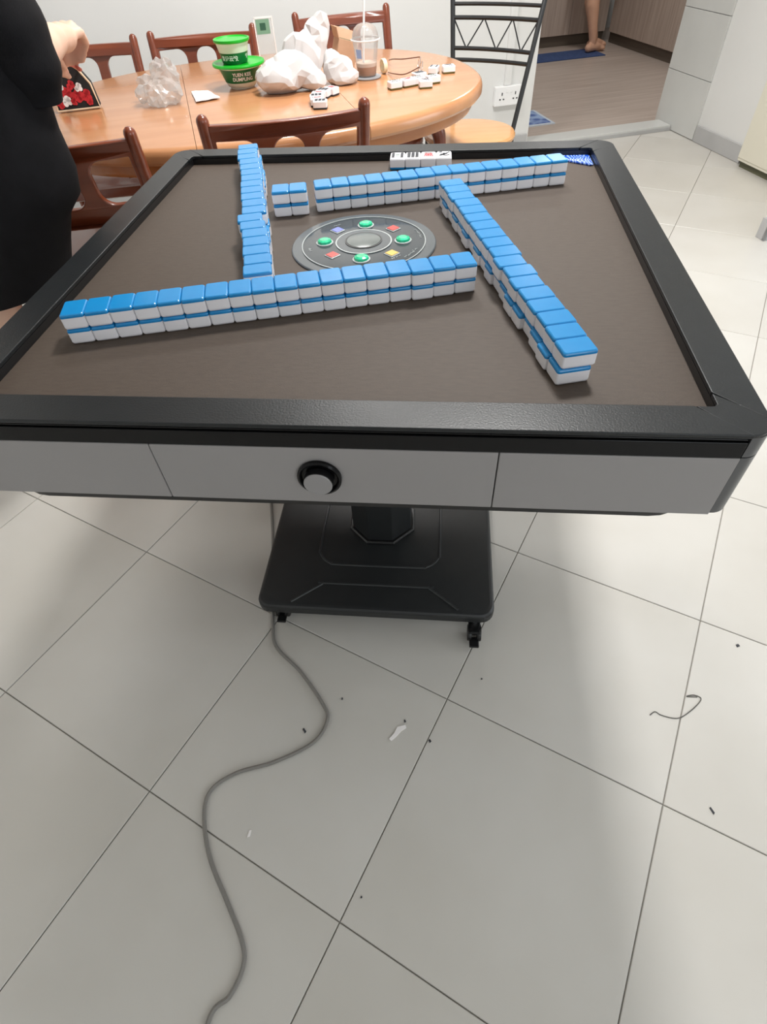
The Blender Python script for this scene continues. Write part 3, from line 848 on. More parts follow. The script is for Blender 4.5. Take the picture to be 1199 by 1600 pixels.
# ------------------------------------------------------------------ wooden chairs with a three-hole back
def panel_mesh():
    cu = bpy.data.curves.new('panel', 'CURVE')
    cu.dimensions = '2D'
    cu.fill_mode = 'BOTH'
    cu.extrude = 0.0075
    cu.bevel_depth = 0.003
    cu.bevel_resolution = 1
    def loop(pts):
        # resample densely so that the piece can be bent
        out = []
        for i, p in enumerate(pts):
            q = pts[(i+1) % len(pts)]
            d = math.hypot(q[0]-p[0], q[1]-p[1])
            m = max(1, int(d/0.012))
            out += [(p[0]+(q[0]-p[0])*k/m, p[1]+(q[1]-p[1])*k/m) for k in range(m)]
        s = cu.splines.new('POLY')
        s.points.add(len(out)-1)
        for pt, p in zip(s.points, out): pt.co = (p[0], p[1], 0, 1)
        s.use_cyclic_u = True
    def rr(x0, x1, z0, z1, rad):
        pts = []
        for (cx, cz, a0), r in zip((((x1), (z1), 0), ((x0), (z1), 90), ((x0), (z0), 180), ((x1), (z0), 270)), rad):
            ccx = cx-r if a0 in (0, 270) else cx+r
            ccz = cz-r if a0 in (0, 90) else cz+r
            for k in range(7):
                a = math.radians(a0+15*k)
                pts.append((ccx+r*math.cos(a), ccz+r*math.sin(a)))
        return pts
    loop([(-0.192, 0.606), (0.192, 0.606), (0.192, 0.803), (-0.192, 0.803)])
    loop(rr(-0.186, -0.076, 0.655, 0.771, (0.038, 0.006, 0.012, 0.038)))
    loop(rr(-0.043, 0.043, 0.655, 0.771, (0.036, 0.036, 0.036, 0.036)))
    loop(rr(0.076, 0.186, 0.655, 0.771, (0.006, 0.038, 0.038, 0.012)))
    o = bpy.data.objects.new('temporary', cu)
    COL.objects.link(o)
    me = evaluated(o, 'back_panel')
    bpy.data.objects.remove(o)
    for v in me.vertices:
        x, z, t = v.co.x, v.co.y, v.co.z
        bow = 0.024*(1-(x/0.192)**2)
        v.co = (x, -t+lean(z)-bow, z)
    me.materials.clear(); me.materials.append(m_chair)
    me.shade_smooth(); me.set_sharp_from_angle(angle=math.radians(40))
    return me
def lean(z):
    return 0.105*max(0.0, (0.80-z)/0.36) if z > 0.44 else 0.105
PANEL = panel_mesh()
def post_mesh(s):
    P = crv([(s*0.190, 0.075, 0.0), (s*0.195, 0.105, 0.25), (s*0.197, 0.105, 0.44), (s*0.201, 0.050, 0.63), (s*0.204, -0.003, 0.815)], 6)
    rr = [0.0130+0.0025*min(1, i/10) for i in range(len(P))]
    return MB().tube(P, rr, 12, True).mesh('back_post', m_chair, smooth=True)
POSTS = [post_mesh(-1), post_mesh(1)]
SEAT = MB().rings([[(x*k, 0.315+(y)*k, z) for x, y in [(p[0]*(1+0.10*(p[1]/0.2)), p[1]) for p in rrect(0.40, 0.40, 0.05)]] for k, z in ((0.93, 0.415), (1, 0.422), (1, 0.445), (0.98, 0.452), (0.9, 0.456))]).mesh('seat', m_chair, smooth=True)
PAD = MB().rings([[(x*k, 0.318+(y)*k, z) for x, y in [(p[0]*(1+0.10*(p[1]/0.2)), p[1]) for p in rrect(0.36, 0.36, 0.05)]] for k, z in ((0.98, 0.4565), (1, 0.465), (0.95, 0.482), (0.6, 0.487))]).mesh('seat_pad', m_dseat, smooth=True)
LEGF = [MB().tube([(s*0.19, 0.49, 0.0), (s*0.195, 0.485, 0.25), (s*0.195, 0.48, 0.416)], [0.012, 0.016, 0.019], 12).mesh('front_leg', m_chair, smooth=True) for s in (-1, 1)]
STRS = [MB().tube([(s*0.192, 0.10, 0.22), (s*0.193, 0.485, 0.22)], 0.009, 8).mesh('stretcher', m_chair, smooth=True) for s in (-1, 1)]
APR = MB().box(-0.175, 0.175, 0.122, 0.138, 0.36, 0.4145).mesh('apron', m_chair, bevel=0.003)
def wooden_chair(l, r, label, pad=False):
    """l, r: measured world positions of the two post tops as seen from behind or in front"""
    l, r = Vector(l), Vector(r)
    c = (l+r)/2
    d = (r-l)
    ang = math.atan2(d.y, d.x)
    o = empty('dining_chair', (c.x, c.y, 0), ang, label, 'chair', 'wooden dining chairs around the oval table')
    link('back_panel', PANEL, o)
    for m in POSTS: link('back_post', m, o)
    link('seat', SEAT, o)
    if pad: link('seat_pad', PAD, o)
    for m in LEGF: link('front_leg', m, o)
    for m in STRS: link('stretcher', m, o)
    link('apron', APR, o)
    return o
def along(p, ang, w=0.408):
    return (p[0]+w*math.cos(ang), p[1]+w*math.sin(ang))
wooden_chair((-0.383, 1.668), (0.019, 1.732), 'mahogany dining chair with back to the mahjong table, at the middle of its far edge')
_p = (-0.547, 1.605)
wooden_chair(along(_p, math.radians(186)), _p, 'mahogany dining chair beside the person in black, back towards the mahjong table')
# far side: they face the camera, so right post comes first
wooden_chair((-0.400, 3.000), (-0.806, 2.965), 'mahogany dining chair against the back wall, behind the green tubs')
wooden_chair((0.158, 3.300), (-0.236, 3.205), 'mahogany dining chair against the back wall, behind the drink cup')
_p = (-0.866, 2.925)
wooden_chair(_p, along(_p, math.radians(186)), 'mahogany dining chair against the back wall, behind the flowered pouch')

# low brown ottoman under the left end of the dining table
st = empty('ottoman', (-1.02, 2.235, 0), 0.0, 'low dark brown ottoman under the left end of the dining table', 'ottoman')
MB().rings([rrect(0.50, 0.23, 0.03, i, z) for i, z in ((0.006, 0.03), (0, 0.036), (0, 0.235))]).build('body', m_dseat, st, smooth=True)
MB().rings([rrect(0.51, 0.24, 0.035, i, z) for i, z in ((0.006, 0.2355), (0, 0.245), (0, 0.285), (0.012, 0.298), (0.05, 0.302))]).build('seat_pad', m_dseat, st, smooth=True)
for sx in (-1, 1):
    for sy in (-1, 1): MB().tube([(sx*0.20, sy*0.085, 0), (sx*0.20, sy*0.085, 0.031)], 0.015, 10).build('foot', m_chair, st, smooth=True)

# ------------------------------------------------------------------ black metal chair with round wooden seat
mc = empty('metal_chair', (0.468, 2.745, 0), 0, 'black metal chair with round wooden seat and zigzag back', 'chair')
MO = Vector((0.468, 2.745, 0))
def mloc(p): return Vector(p)-MO
L0, L1 = Vector((0.425, 2.953, 0.47)), Vector((0.422, 3.070, 0.85))
R0, R1 = Vector((0.661, 2.781, 0.47)), Vector((0.761, 2.912, 0.85))
def on(a, b, z): return a+(b-a)*((z-a.z)/(b.z-a.z))
for a, b in ((L0, L1), (R0, R1)):
    top = on(a, b, 0.93)
    foot = Vector((a.x+(a.x-0.53)*0.25, a.y+0.05, 0.0))
    MB().tube([mloc(p) for p in crv([foot, on(a, b, 0.40)+Vector((0, 0.0, 0)), a, b, top], 8)], 0.0098, 10).build('back_post', m_metal, mc, smooth=True)
bow = Vector((0.59, 0.81, 0)).normalized()
def backbar(zl, zr, r, k=0.02):
    a, b = on(L0, L1, zl), on(R0, R1, zr)
    P = [a+(b-a)*(i/10)+bow*k*4*(i/10)*(1-i/10) for i in range(11)]
    MB().tube([mloc(p) for p in P], r, 8).build('back_bar', m_metal, mc, smooth=True)
    return P
backbar(0.925, 0.92, 0.0085)
backbar(0.839, 0.834, 0.0065)
b1 = backbar(0.798, 0.793, 0.0075)
b2 = backbar(0.704, 0.698, 0.0075)
backbar(0.667, 0.663, 0.0075)
def at(P, s):
    i = min(int(s*10), 9); return P[i].lerp(P[i+1], s*10-i)
zz = [(b1, 0.01), (b2, 0.16), (b1, 0.35), (b2, 0.53), (b1, 0.68), (b2, 0.85), (b1, 0.985)]
for (pa, sa), (pb, sb) in zip(zz[:-1], zz[1:]):
    MB().tube([mloc(at(pa, sa)), mloc(at(pb, sb))], 0.0028, 6).build('zigzag_rod', m_metal, mc, smooth=True)
MB().lathe([(0.17, 0.447), (0.186, 0.449), (0.190, 0.456), (0.190, 0.463), (0.184, 0.471), (0.16, 0.474)], 48).build('seat', m_seatw, mc, smooth=True)
MB().lathe([(0.180, 0.428), (0.186, 0.430), (0.186, 0.4465)], 48).build('seat_ring', m_metal, mc, smooth=True)
for s in (-1, 1):
    d = Vector((-0.59, -0.81, 0)); e = Vector((0.81, -0.59, 0))
    MB().tube([d*0.12+e*0.11*s+Vector((0, 0, 0.432)), d*0.17+e*0.15*s], 0.0098, 10).build('front_leg', m_metal, mc, smooth=True)
MB().tube([Vector((0.02*math.cos(0), 0, 0))+Vector((0.135*math.cos(2*PI*i/24), 0.135*math.sin(2*PI*i/24), 0.2)) for i in range(25)], 0.006, 6).build('foot_ring', m_metal, mc, smooth=True)

# ------------------------------------------------------------------ things on the dining table
def bent_text(parent, txt, size, r_of_z, th0, z0, m, name, bold=0.00035):
    me = flat_text(txt, size, bold)
    bm = bmesh.new(); bm.from_mesh(me)
    bmesh.ops.subdivide_edges(bm, edges=[e for e in bm.edges if e.calc_length() > size*0.25], cuts=2)
    bm.to_mesh(me); bm.free()
    for v in me.vertices:
        z = z0+v.co.y
        r = r_of_z(z)+0.0005
        a = th0+v.co.x/r
        v.co = (r*math.cos(a), r*math.sin(a), z)
    me.materials.clear(); me.materials.append(m)
    return link(name, me, parent)
TUB = Vector((-0.384, 2.392))
th_cam = math.atan2(-TUB.y, -TUB.x)
def lerp_r(prof):
    def f(z):
        for (r0, z0), (r1, z1) in zip(prof[:-1], prof[1:]):
            if z0 <= z <= z1 and z1 > z0: return r0+(r1-r0)*(z-z0)/(z1-z0)
        return prof[-1][0]
    return f
big = empty('dumpling_tub', (TUB.x, TUB.y, DZ+0.0005), 0, 'large green-lidded white takeaway bowl reading YUEN KEE DUMPLING', 'tub')
MB().lathe([(0.040, 0), (0.042, 0.004), (0.046, 0.006), (0.052, 0.016), (0.0535, 0.0185)], 40).build('bowl', m_pp, big, smooth=True)
bprof = [(0.0537, 0.0187), (0.068, 0.056)]
bd = MB().lathe(bprof, 40).build('printed_band', m_dgreen, big, smooth=True)
MB().lathe([(0.068, 0.0563), (0.074, 0.0605)], 40).build('bowl_rim', m_pp, big, smooth=True)
MB().lathe([(0.078, 0.061), (0.086, 0.062), (0.087, 0.066), (0.085, 0.070), (0.080, 0.0705), (0.074, 0.0665), (0.058, 0.0655), (0.002, 0.0655)], 48).build('lid', m_green, big, smooth=True)
bent_text(bd, 'YUEN KEE', 0.0140, lerp_r(bprof), th_cam+0.06, 0.0430, m_paper, 'lettering')
bent_text(bd, 'DUMPLING', 0.0140, lerp_r(bprof), th_cam+0.09, 0.0298, m_paper, 'lettering')
sm = empty('dumpling_tub', (TUB.x-0.010, TUB.y+0.004, DZ+0.0665), 0, 'small green-lidded white takeaway tub stacked on the large bowl', 'tub')
MB().lathe([(0.040, 0), (0.0415, 0.003)], 40).build('tub_foot', m_dgreen, sm, smooth=True)
sprof = [(0.0416, 0.0032), (0.0470, 0.030)]
sb_ = MB().lathe(sprof, 40).build('printed_band', m_dgreen, sm, smooth=True)
MB().lathe([(0.0472, 0.0302), (0.0530, 0.0535), (0.056, 0.0555)], 40).build('tub_wall', m_pp, sm, smooth=True)
MB().lathe([(0.0575, 0.056), (0.0590, 0.059), (0.0585, 0.0635), (0.055, 0.0640), (0.052, 0.061), (0.002, 0.0605)], 48).build('lid', m_green, sm, smooth=True)
bent_text(sb_, '\u8881\u8bb0\u4e91\u997a', 0.0150, lerp_r(sprof), th_cam-0.42, 0.0160, m_paper, 'lettering')
bent_text(sb_, '\u997a', 0.0130, lerp_r(sprof), th_cam+1.05, 0.0180, m_paper, 'lettering')

def crumple(amp, freq, seed, zmin=None):
    """sharp wrinkle ridges along the surface normal plus a slow wobble"""
    off = Vector((seed*3.1, seed*1.7, seed*2.3))
    def f(co, nn):
        p = co*freq+off
        w = noise.noise_vector(p*0.6)
        r1 = 1-2.6*abs(noise.noise(p+w*0.6))
        r2 = 1-2.6*abs(noise.noise(p*2.1+off+w))
        q = co+nn*(amp*(r1*0.75+r2*0.4))+w*amp*0.8
        if zmin is not None and q.z < zmin: q.z = zmin
        return q
    return f
# big white carrier bag: a filled lump with its gathered neck flopping up and to the right
mb = MB()
mb.ball((-0.050, 0.0, 0.040), (0.078, 0.070, 0.044))
mb.ball((-0.005, 0.010, 0.055), (0.070, 0.058, 0.050))
mb.ball((0.030, 0.030, 0.090), (0.066, 0.034, 0.052), rot=Matrix.Rotation(0.6, 3, 'Y'))
mb.ball((0.066, 0.045, 0.122), (0.044, 0.024, 0.054), rot=Matrix.Rotation(0.5, 3, 'Y'))
mb.ball((0.090, 0.050, 0.148), (0.026, 0.016, 0.040), rot=Matrix.Rotation(0.3, 3, 'Y'))
mb.ball((0.052, 0.0, 0.026), (0.045, 0.036, 0.028))
me = fused(mb, 'carrier_bag', m_bag, 0.0045, 8, crumple(0.006, 16, 1.0, zmin=0.0008), 16, facets=420)
o = link('carrier_bag', me); o.location = (-0.190, 2.285, DZ)
tag(o, 'large crumpled white plastic carrier bag in the middle of the dining table', 'bag')
mb = MB()
mb.ball((0, 0, 0.036), (0.050, 0.042, 0.038)); mb.ball((-0.02, 0.02, 0.055), (0.035, 0.03, 0.032)); mb.ball((0.012, -0.01, 0.02), (0.052, 0.038, 0.022))
me = fused(mb, 'small_bag', m_bag, 0.0045, 6, crumple(0.006, 20, 5.0, zmin=0.0008), 16, facets=260)
o = link('plastic_bag', me); o.location = (-0.052, 2.350, DZ)
tag(o, 'small knotted white plastic bag beside the drink cup', 'bag')
# clear crumpled film bag
mb = MB()
mb.ball((0.01, 0, 0.030), (0.062, 0.050, 0.034)); mb.ball((0.018, 0.03, 0.062), (0.042, 0.028, 0.046)); mb.ball((-0.045, 0.035, 0.050), (0.036, 0.018, 0.022), rot=Matrix.Rotation(0.5, 3, 'Y'))
mb.ball((-0.045, 0.0, 0.032), (0.030, 0.02, 0.018)); mb.ball((0.035, 0.03, 0.075), (0.018, 0.012, 0.036), rot=Matrix.Rotation(0.2, 3, 'Y'))
me = fused(mb, 'clear_bag', m_film, 0.0040, 2, crumple(0.010, 30, 9.0, zmin=0.0008), 12, facets=700)
o = link('clear_bag', me); o.location = (-0.622, 2.225, DZ)
tag(o, 'crumpled clear plastic bag at the left of the dining table', 'bag')
# tissue and film wrapper
n = 9
tc = [Vector(p) for p in ((-0.552, 2.348), (-0.495, 2.343), (-0.440, 2.244), (-0.512, 2.207))]
tcen = sum(tc, Vector((0, 0)))/4
def sheet(name, corners, cen, amp, m, th=0.0012, seed=0.0):
    top, bot = [], []
    for i in range(n):
        for j in range(n):
            a, b = i/(n-1), j/(n-1)
            p = (corners[0]*(1-a)+corners[1]*a)*(1-b)+(corners[3]*(1-a)+corners[2]*a)*b-cen
            z = 0.0015+amp*(0.5+0.5*noise.noise(Vector((p.x*40+seed, p.y*40, seed))))
            top.append((p.x, p.y, z+th)); bot.append((p.x, p.y, z))
    f = []
    N = n*n
    for i in range(n-1):
        for j in range(n-1):
            q = (i*n+j, i*n+j+1, (i+1)*n+j+1, (i+1)*n+j)
            f.append(q[::-1]); f.append(tuple(N+k for k in q))
    bd_ = [i*n for i in range(n)]+[(n-1)*n+j for j in range(1, n)]+[i*n+n-1 for i in range(n-2, -1, -1)]+[j for j in range(n-2, 0, -1)]
    for k in range(len(bd_)):
        a, b = bd_[k], bd_[(k+1) % len(bd_)]
        f.append((a, b, N+b, N+a))
    mb = MB().add(top+bot, f)
    return mb.build(name, m, None, smooth=True)
o = sheet('tissue', tc, tcen, 0.006, m_paper, 0.002)
o.location = (tcen.x, tcen.y, DZ); tag(o, 'folded white tissue lying between the clear bag and the tubs', 'tissue')

# iced coffee cup on a coaster
CUP = Vector((0.044, 2.405))
o = MB().lathe([(0.046, 0), (0.048, 0.002), (0.048, 0.004), (0.044, 0.0052)], 40).build('coaster', mat('grey_coaster', rgb(150, 150, 152), 0.5), None, smooth=True)
o.location = (CUP.x, CUP.y, DZ+0.0003); tag(o, 'round grey coaster under the drink cup', 'coaster')
cup = empty('drink_cup', (CUP.x, CUP.y, DZ+0.0058), 0, 'clear plastic iced coffee cup with dome lid and straw', 'cup')
cp = [(0.0305, 0.0), (0.0315, 0.002), (0.0345, 0.028), (0.0365, 0.045), (0.0420, 0.088), (0.0435, 0.0945)]
MB().lathe(cp, 40, cap1=False).build('cup_wall', m_cup, cup, smooth=True)
MB().lathe([(0.0300, 0.003), (0.0330, 0.027)], 40).build('coffee', m_coffee, cup, smooth=True)
MB().lathe([(0.0328, 0.0272), (0.0337, 0.037)], 40).build('foam', m_foam, cup, smooth=True)
MB().lathe([(0.0440, 0.0940), (0.0475, 0.0955), (0.0478, 0.099), (0.0440, 0.1010), (0.0425, 0.112), (0.0360, 0.126), (0.024, 0.135), (0.010, 0.1385)], 40, cap0=False).build('dome_lid', m_cup, cup, smooth=True)
MB().lathe([(0.0465, 0.0952), (0.0487, 0.0966), (0.0487, 0.0985), (0.0465, 0.0992)], 40, cap0=False, cap1=False).build('lid_rim', m_straw, cup, smooth=True)
MB().tube([(-0.010, -0.008, 0.038), (0.004, 0.008, 0.215)], 0.0036, 10).build('straw', m_straw, cup, smooth=True)
# blue printed logo patch
pp = MB()
rr = lerp_r(cp)
ring = []
for z in (0.052, 0.064, 0.076):
    ring.append([((rr(z)+0.0006)*math.cos(a), (rr(z)+0.0006)*math.sin(a), z) for a in [math.atan2(-CUP.y, -CUP.x)-0.95+0.55*i/6 for i in range(7)]])
for k in range(2):
    vs = ring[k]+ring[k+1]
    pp.add(vs, [(i, i+1, 8+i, 7+i) for i in range(6)])
pp.build('blue_print', mat('blue_cup_print', rgb(150, 172, 212), 0.5), cup, smooth=True)

# cream ring lying behind the cup
o = MB().rings([[(0.0, (r)*math.cos(2*PI*i/28), r*math.sin(2*PI*i/28)) for i in range(28)] for r in (0.020, 0.020)], False, False)
mb = MB()
for x, r in ((-0.007, 0.012), (-0.007, 0.0195), (-0.005, 0.021), (0.005, 0.021), (0.007, 0.0195), (0.007, 0.012), (-0.007, 0.012)):
    pass
mb.rings([[(x, r*math.cos(2*PI*i/28), r*math.sin(2*PI*i/28)) for i in range(28)] for x, r in ((-0.007, 0.012), (-0.007, 0.0195), (-0.005, 0.021), (0.005, 0.021), (0.007, 0.0195), (0.007, 0.012), (-0.007, 0.012))], False, False)
o = mb.build('tape_roll', mat('cream_tape', rgb(232, 220, 186), 0.5), None, smooth=True)
o.location = (0.104, 2.45, DZ+0.0213); o.rotation_euler = (0, 0, 0.35); tag(o, 'cream tape roll standing on edge behind the drink cup', 'tape')

# spectacles
sg = empty('spectacles', (0.18, 2.46, DZ), 0, 'thin brown spectacles lying open behind the loose tiles', 'spectacles')
SO = Vector((0.18, 2.46, DZ))
def stube(pts, r, nm, m):
    MB().tube([Vector(p)-SO for p in crv(pts, 6)], r, 8).build(nm, m, sg, smooth=True)
stube([(0.130, 2.60, DZ+0.010), (0.142, 2.545, DZ+0.022), (0.178, 2.512, DZ+0.026), (0.236, 2.505, DZ+0.030)], 0.0016, 'temple', m_tort)
stube([(0.118, 2.45, DZ+0.003), (0.135, 2.395, DZ+0.008), (0.172, 2.368, DZ+0.010), (0.222, 2.372, DZ+0.026)], 0.0016, 'temple', m_tort)
for y0, y1 in ((2.503, 2.448), (2.430, 2.374)):
    cy, w = (y0+y1)/2, (y0-y1)/2
    cx = 0.230
    P = [Vector((cx+0.004*math.sin(a), cy+w*math.cos(a), DZ+0.0185+0.0165*math.sin(a)))-SO for a in [2*PI*i/24 for i in range(25)]]
    MB().tube(P, 0.0009, 6).build('lens_rim', m_steel, sg, smooth=True)
    MB().add([p for p in P[:-1]], [tuple(range(24))]).build('lens', m_cup, sg)
stube([(0.231, 2.448, DZ+0.022), (0.234, 2.439, DZ+0.026), (0.231, 2.430, DZ+0.022)], 0.0010, 'bridge', m_steel)

# cardboard carton
cbx = empty('cardboard_carton', (-0.045, 2.535, DZ+0.001), 0, 'small open brown cardboard carton leaning behind the white bags', 'carton')
cbx.rotation_euler = (0.0, 0.30, math.radians(20))
MB().box(-0.036, 0.036, -0.028, 0.028, 0.012, 0.088).build('body', m_card, cbx, bevel=0.001)
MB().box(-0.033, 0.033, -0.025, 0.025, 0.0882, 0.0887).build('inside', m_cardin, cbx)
f1 = MB().box(-0.036, 0.036, -0.001, 0.001, 0, 0.030).build('flap', m_card, cbx); f1.location = (0, 0.029, 0.088); f1.rotation_euler = (-0.5, 0, 0)
f2 = MB().box(-0.001, 0.001, -0.028, 0.028, 0, 0.030).build('flap', m_card, cbx); f2.location = (-0.037, 0, 0.088); f2.rotation_euler = (0, -0.5, 0)

# clear table stand with a green printed square and white edges
sd = empty('sign_stand', (-0.305, 2.60, DZ+0.0005), math.radians(8), 'small clear table stand with white edges and a green square', 'stand')
def tilt(o, a=-0.10): o.rotation_euler = (a, 0, 0); return o
MB().box(-0.035, 0.035, -0.03, 0.03, 0, 0.003).build('foot', m_cup, sd)
pan = tilt(MB().box(-0.030, 0.030, -0.001, 0.001, 0.0, 0.145).build('panel', m_cup, sd)); pan.location = (0, 0, 0.003)
for x0, x1, z0, z1 in ((-0.033, -0.0295, 0, 0.148), (0.0295, 0.033, 0, 0.148), (-0.033, 0.033, 0.144, 0.149)):
    MB().box(x0, x1, -0.003, 0.003, z0, z1).build('white_edge', m_paper, pan)
MB().box(-0.027, 0.020, -0.0025, -0.0012, 0.102, 0.142).build('green_square', mat('sage_green_print', rgb(120, 158, 132), 0.5), pan)
MB().box(-0.014, 0.006, -0.0032, -0.0026, 0.113, 0.132).build('dark_square', mat('deep_green_print', rgb(44, 88, 66), 0.5), pan)

# loose mahjong tiles on the dining table
bg = bl.copy(); bg.materials.clear(); bg.materials.append(m_gold)
loose = [(0.128, 2.226, 20, 'circles', 'leftmost white tile of the loose tiles right of the cup'),
         (0.171, 2.246, 24, 'character', 'second white tile from left in the loose row right of the cup'),
         (0.205, 2.262, 22, 'circles', 'third white tile from left in the loose row right of the cup'),
         (0.226, 2.214, 92, 'plant', 'white tile lying crosswise in front of the loose tiles right of the cup'),
         (0.256, 2.268, 18, 'circles', 'white tile touching the back of the crosswise loose tile'),
         (0.215, 2.322, 28, 'bars', 'white tile below the spectacle lenses'),
         (0.273, 2.396, 70, 'circles', 'white tile behind the others beside the spectacle lenses'),
         (0.323, 2.398, 95, 'plant', 'rightmost white tile standing apart near the dining table end')]
for x, y, a, kd, lb in loose:
    r = flipped(x, y, DZ+0.0003, math.radians(a+90 if kd != 'plant' else a), lb, 'loose tiles on the dining table', bg)
    symbol(r, kd)
bs = bl.copy(); bs.materials.clear(); bs.materials.append(m_ink)
# small curved group of tiles by the near chair
for i, (x, y, a) in enumerate(((-0.108, 2.050, -4), (-0.118, 2.083, 4), (-0.121, 2.116, 2), (-0.116, 2.149, -8), (-0.101, 2.180, -24), (-0.076, 2.203, -42))):
    r = flipped(x, y, DZ+0.0003, math.radians(a+90), 'face-up white tile, %s from the near end of the curved line behind the chair' % ORD[i], 'curved line of tiles on the dining table', bs)
    symbol(r, 'character' if i % 2 else 'bars')

# flowered pouch standing on the dining table
m_flower = bpy.data.materials.new('black_pouch_cloth_with_flowers'); m_flower.use_nodes = True
_nt = m_flower.node_tree; _b = _nt.nodes['Principled BSDF']; _b.inputs['Roughness'].default_value = 0.8
_b.inputs['Base Color'].default_value = rgb(26, 26, 28)
fp = empty('flower_pouch', (-0.893, 2.235, DZ+0.0045), math.radians(12), 'black pouch with red and white flowers and a pale edge', 'pouch')
def pouch_outline(k):
    return [(-0.066*k, 0.0), (0.064*k, 0.0), (0.058*k, 0.062*k), (0.036*k, 0.100*k), (0.012*k, 0.118*k), (-0.03*k, 0.112*k), (-0.055*k, 0.075*k)]
def slab(k, y0, y1, zoff=0.0, nm='body', m=m_flower, par=fp):
    pl = pouch_outline(k)
    mbx = MB().rings([[(x, y0, z+zoff) for x, z in pl], [(x, y1, z+zoff) for x, z in pl]])
    return mbx.build(nm, m, par, bevel=0.002)
slab(1.0, -0.022, 0.022)
slab(0.93, -0.0245, -0.0222, 0.004, 'front_panel')
pl = [(x, -0.0225, z) for x, z in pouch_outline(1.0)]
MB().tube(pl+[pl[0]], 0.0032, 8).build('piping', mat('cream_piping', rgb(226, 200, 170), 0.7), fp, smooth=True)
rn = random.Random(5)
for i, (x, z, r, m) in enumerate(((-0.020, 0.045, 0.017, m_red), (0.010, 0.036, 0.018, m_red), (0.036, 0.034, 0.016, m_red), (-0.028, 0.024, 0.015, m_paper), (0.020, 0.056, 0.012, m_paper), (-0.048, 0.036, 0.013, m_paper),
                                  (-0.050, 0.018, 0.012, m_red), (0.000, 0.064, 0.012, m_red), (-0.006, 0.022, 0.010, m_red), (-0.034, 0.062, 0.011, m_paper), (0.040, 0.018, 0.010, m_red))):
    mbf = MB()
    for k in range(5):
        a = 2*PI*k/5+rn.random()
        c = (x+0.55*r*math.cos(a), z+0.55*r*math.sin(a))
        mbf.rings([[(c[0]+0.52*r*math.cos(2*PI*j/9), -0.0248-0.0001*i-yy, c[1]+0.52*r*math.sin(2*PI*j/9)) for j in range(9)] for yy in (0, 0.0006)])
    mbf.build('flower_print', m, fp)
hd = MB().tube(crv([(-0.03, 0, 0.108), (0.03, -0.15, 0.132), (0.095, -0.42, 0.166), (0.112, -0.462, 0.165), (0.105, -0.42, 0.158), (0.060, -0.15, 0.118), (0.034, 0, 0.098)], 8), 0.004, 8).build('strap', mat('coral_strap', rgb(206, 110, 92), 0.7), fp, smooth=True)

# ------------------------------------------------------------------ people
def hand(mb, wrist, palm, kn, mid, tip, thumb):
    limb(mb, [(*wrist, 0.025), (*palm, 0.030)])
    mb.ball(palm, (0.034, 0.040, 0.028))
    for k, m_, t in zip(kn, mid, tip):
        limb(mb, [(*palm, 0.013), (*k, 0.0115), (*m_, 0.0098), (*t, 0.0082)], 10)
    limb(mb, [(*p, r) for p, r in zip(thumb, (0.014, 0.0125, 0.010, 0.0086))], 10)
def foot(mb, ankle, d, length=0.22):
    a, d = Vector(ankle), Vector(d).normalized()
    s = Vector((-d.y, d.x, 0))
    heel = Vector((a.x, a.y, 0))-d*0.045
    limb(mb, [(*(heel+Vector((0, 0, 0.034))), 0.033), (*(heel+d*0.10+Vector((0, 0, 0.036))), 0.034), (*(heel+d*0.165+Vector((0, 0, 0.024))), 0.023)])
    mb.ball(heel+d*0.165+Vector((0, 0, 0.02)), (0.042, 0.042, 0.0195))
    for k, (o, l, r) in enumerate(((0.030, 0.225, 0.0125), (0.011, 0.222, 0.0092), (-0.005, 0.214, 0.0088), (-0.020, 0.204, 0.0084), (-0.033, 0.192, 0.008))):
        limb(mb, [(*(heel+d*0.165+s*o*0.8+Vector((0, 0, 0.016))), r), (*(heel+d*(l-0.01)+s*o+Vector((0, 0, r+0.001))), r)], 8)
def head(mb, c, look):
    c, look = Vector(c), Vector(look).normalized()
    rt = look.cross(Vector((0, 0, 1))).normalized()
    up = rt.cross(look)
    B = Matrix((rt, look, up)).transposed()
    mb.ball(c+up*0.012, (0.072, 0.090, 0.100), rot=B)
    mb.ball(c+look*0.028-up*0.050, (0.052, 0.058, 0.058), rot=B)
    mb.ball(c+look*0.092-up*0.018, (0.012, 0.017, 0.020), rot=B)
    mb.ball(c+look*0.076-up*0.058, (0.022, 0.012, 0.009), rot=B)
    for sgn in (-1, 1):
        mb.ball(c+rt*sgn*0.073-up*0.012-look*0.01, (0.009, 0.018, 0.028), rot=B)
        mb.ball(c+look*0.072+rt*sgn*0.030+up*0.014, (0.018, 0.012, 0.007), rot=B)
    return B
def face_bits(parent, c, look, B):
    c, look = Vector(c), Vector(look).normalized()
    rt, up = B.col[0], B.col[2]
    for sgn in (-1, 1):
        MB().ball(c+look*0.079+rt*sgn*0.030+up*0.0, (0.012, 0.010, 0.007), rot=B).build('eye', mat('eye_dark', rgb(30, 24, 22), 0.2), parent, smooth=True)
    MB().ball(c+look*0.084-up*0.058, (0.020, 0.008, 0.006), rot=B).build('lips', mat('lips', rgb(178, 96, 90), 0.5), parent, smooth=True)
def hair_cap(parent, c, look, B, long=0.1):
    c, look = Vector(c), Vector(look).normalized()
    up = B.col[2]
    mb = MB()
    mb.ball(c+up*0.030-look*0.016, (0.084, 0.094, 0.098), rot=B)
    mb.ball(c-look*0.050-up*0.03, (0.078, 0.056, 0.10), rot=B)
    mb.ball(c-look*0.070-up*0.12, (0.058, 0.040, long), rot=B)
    me = fused(mb, 'hair', m_hair, 0.008, 4)
    return link('hair', me, parent)

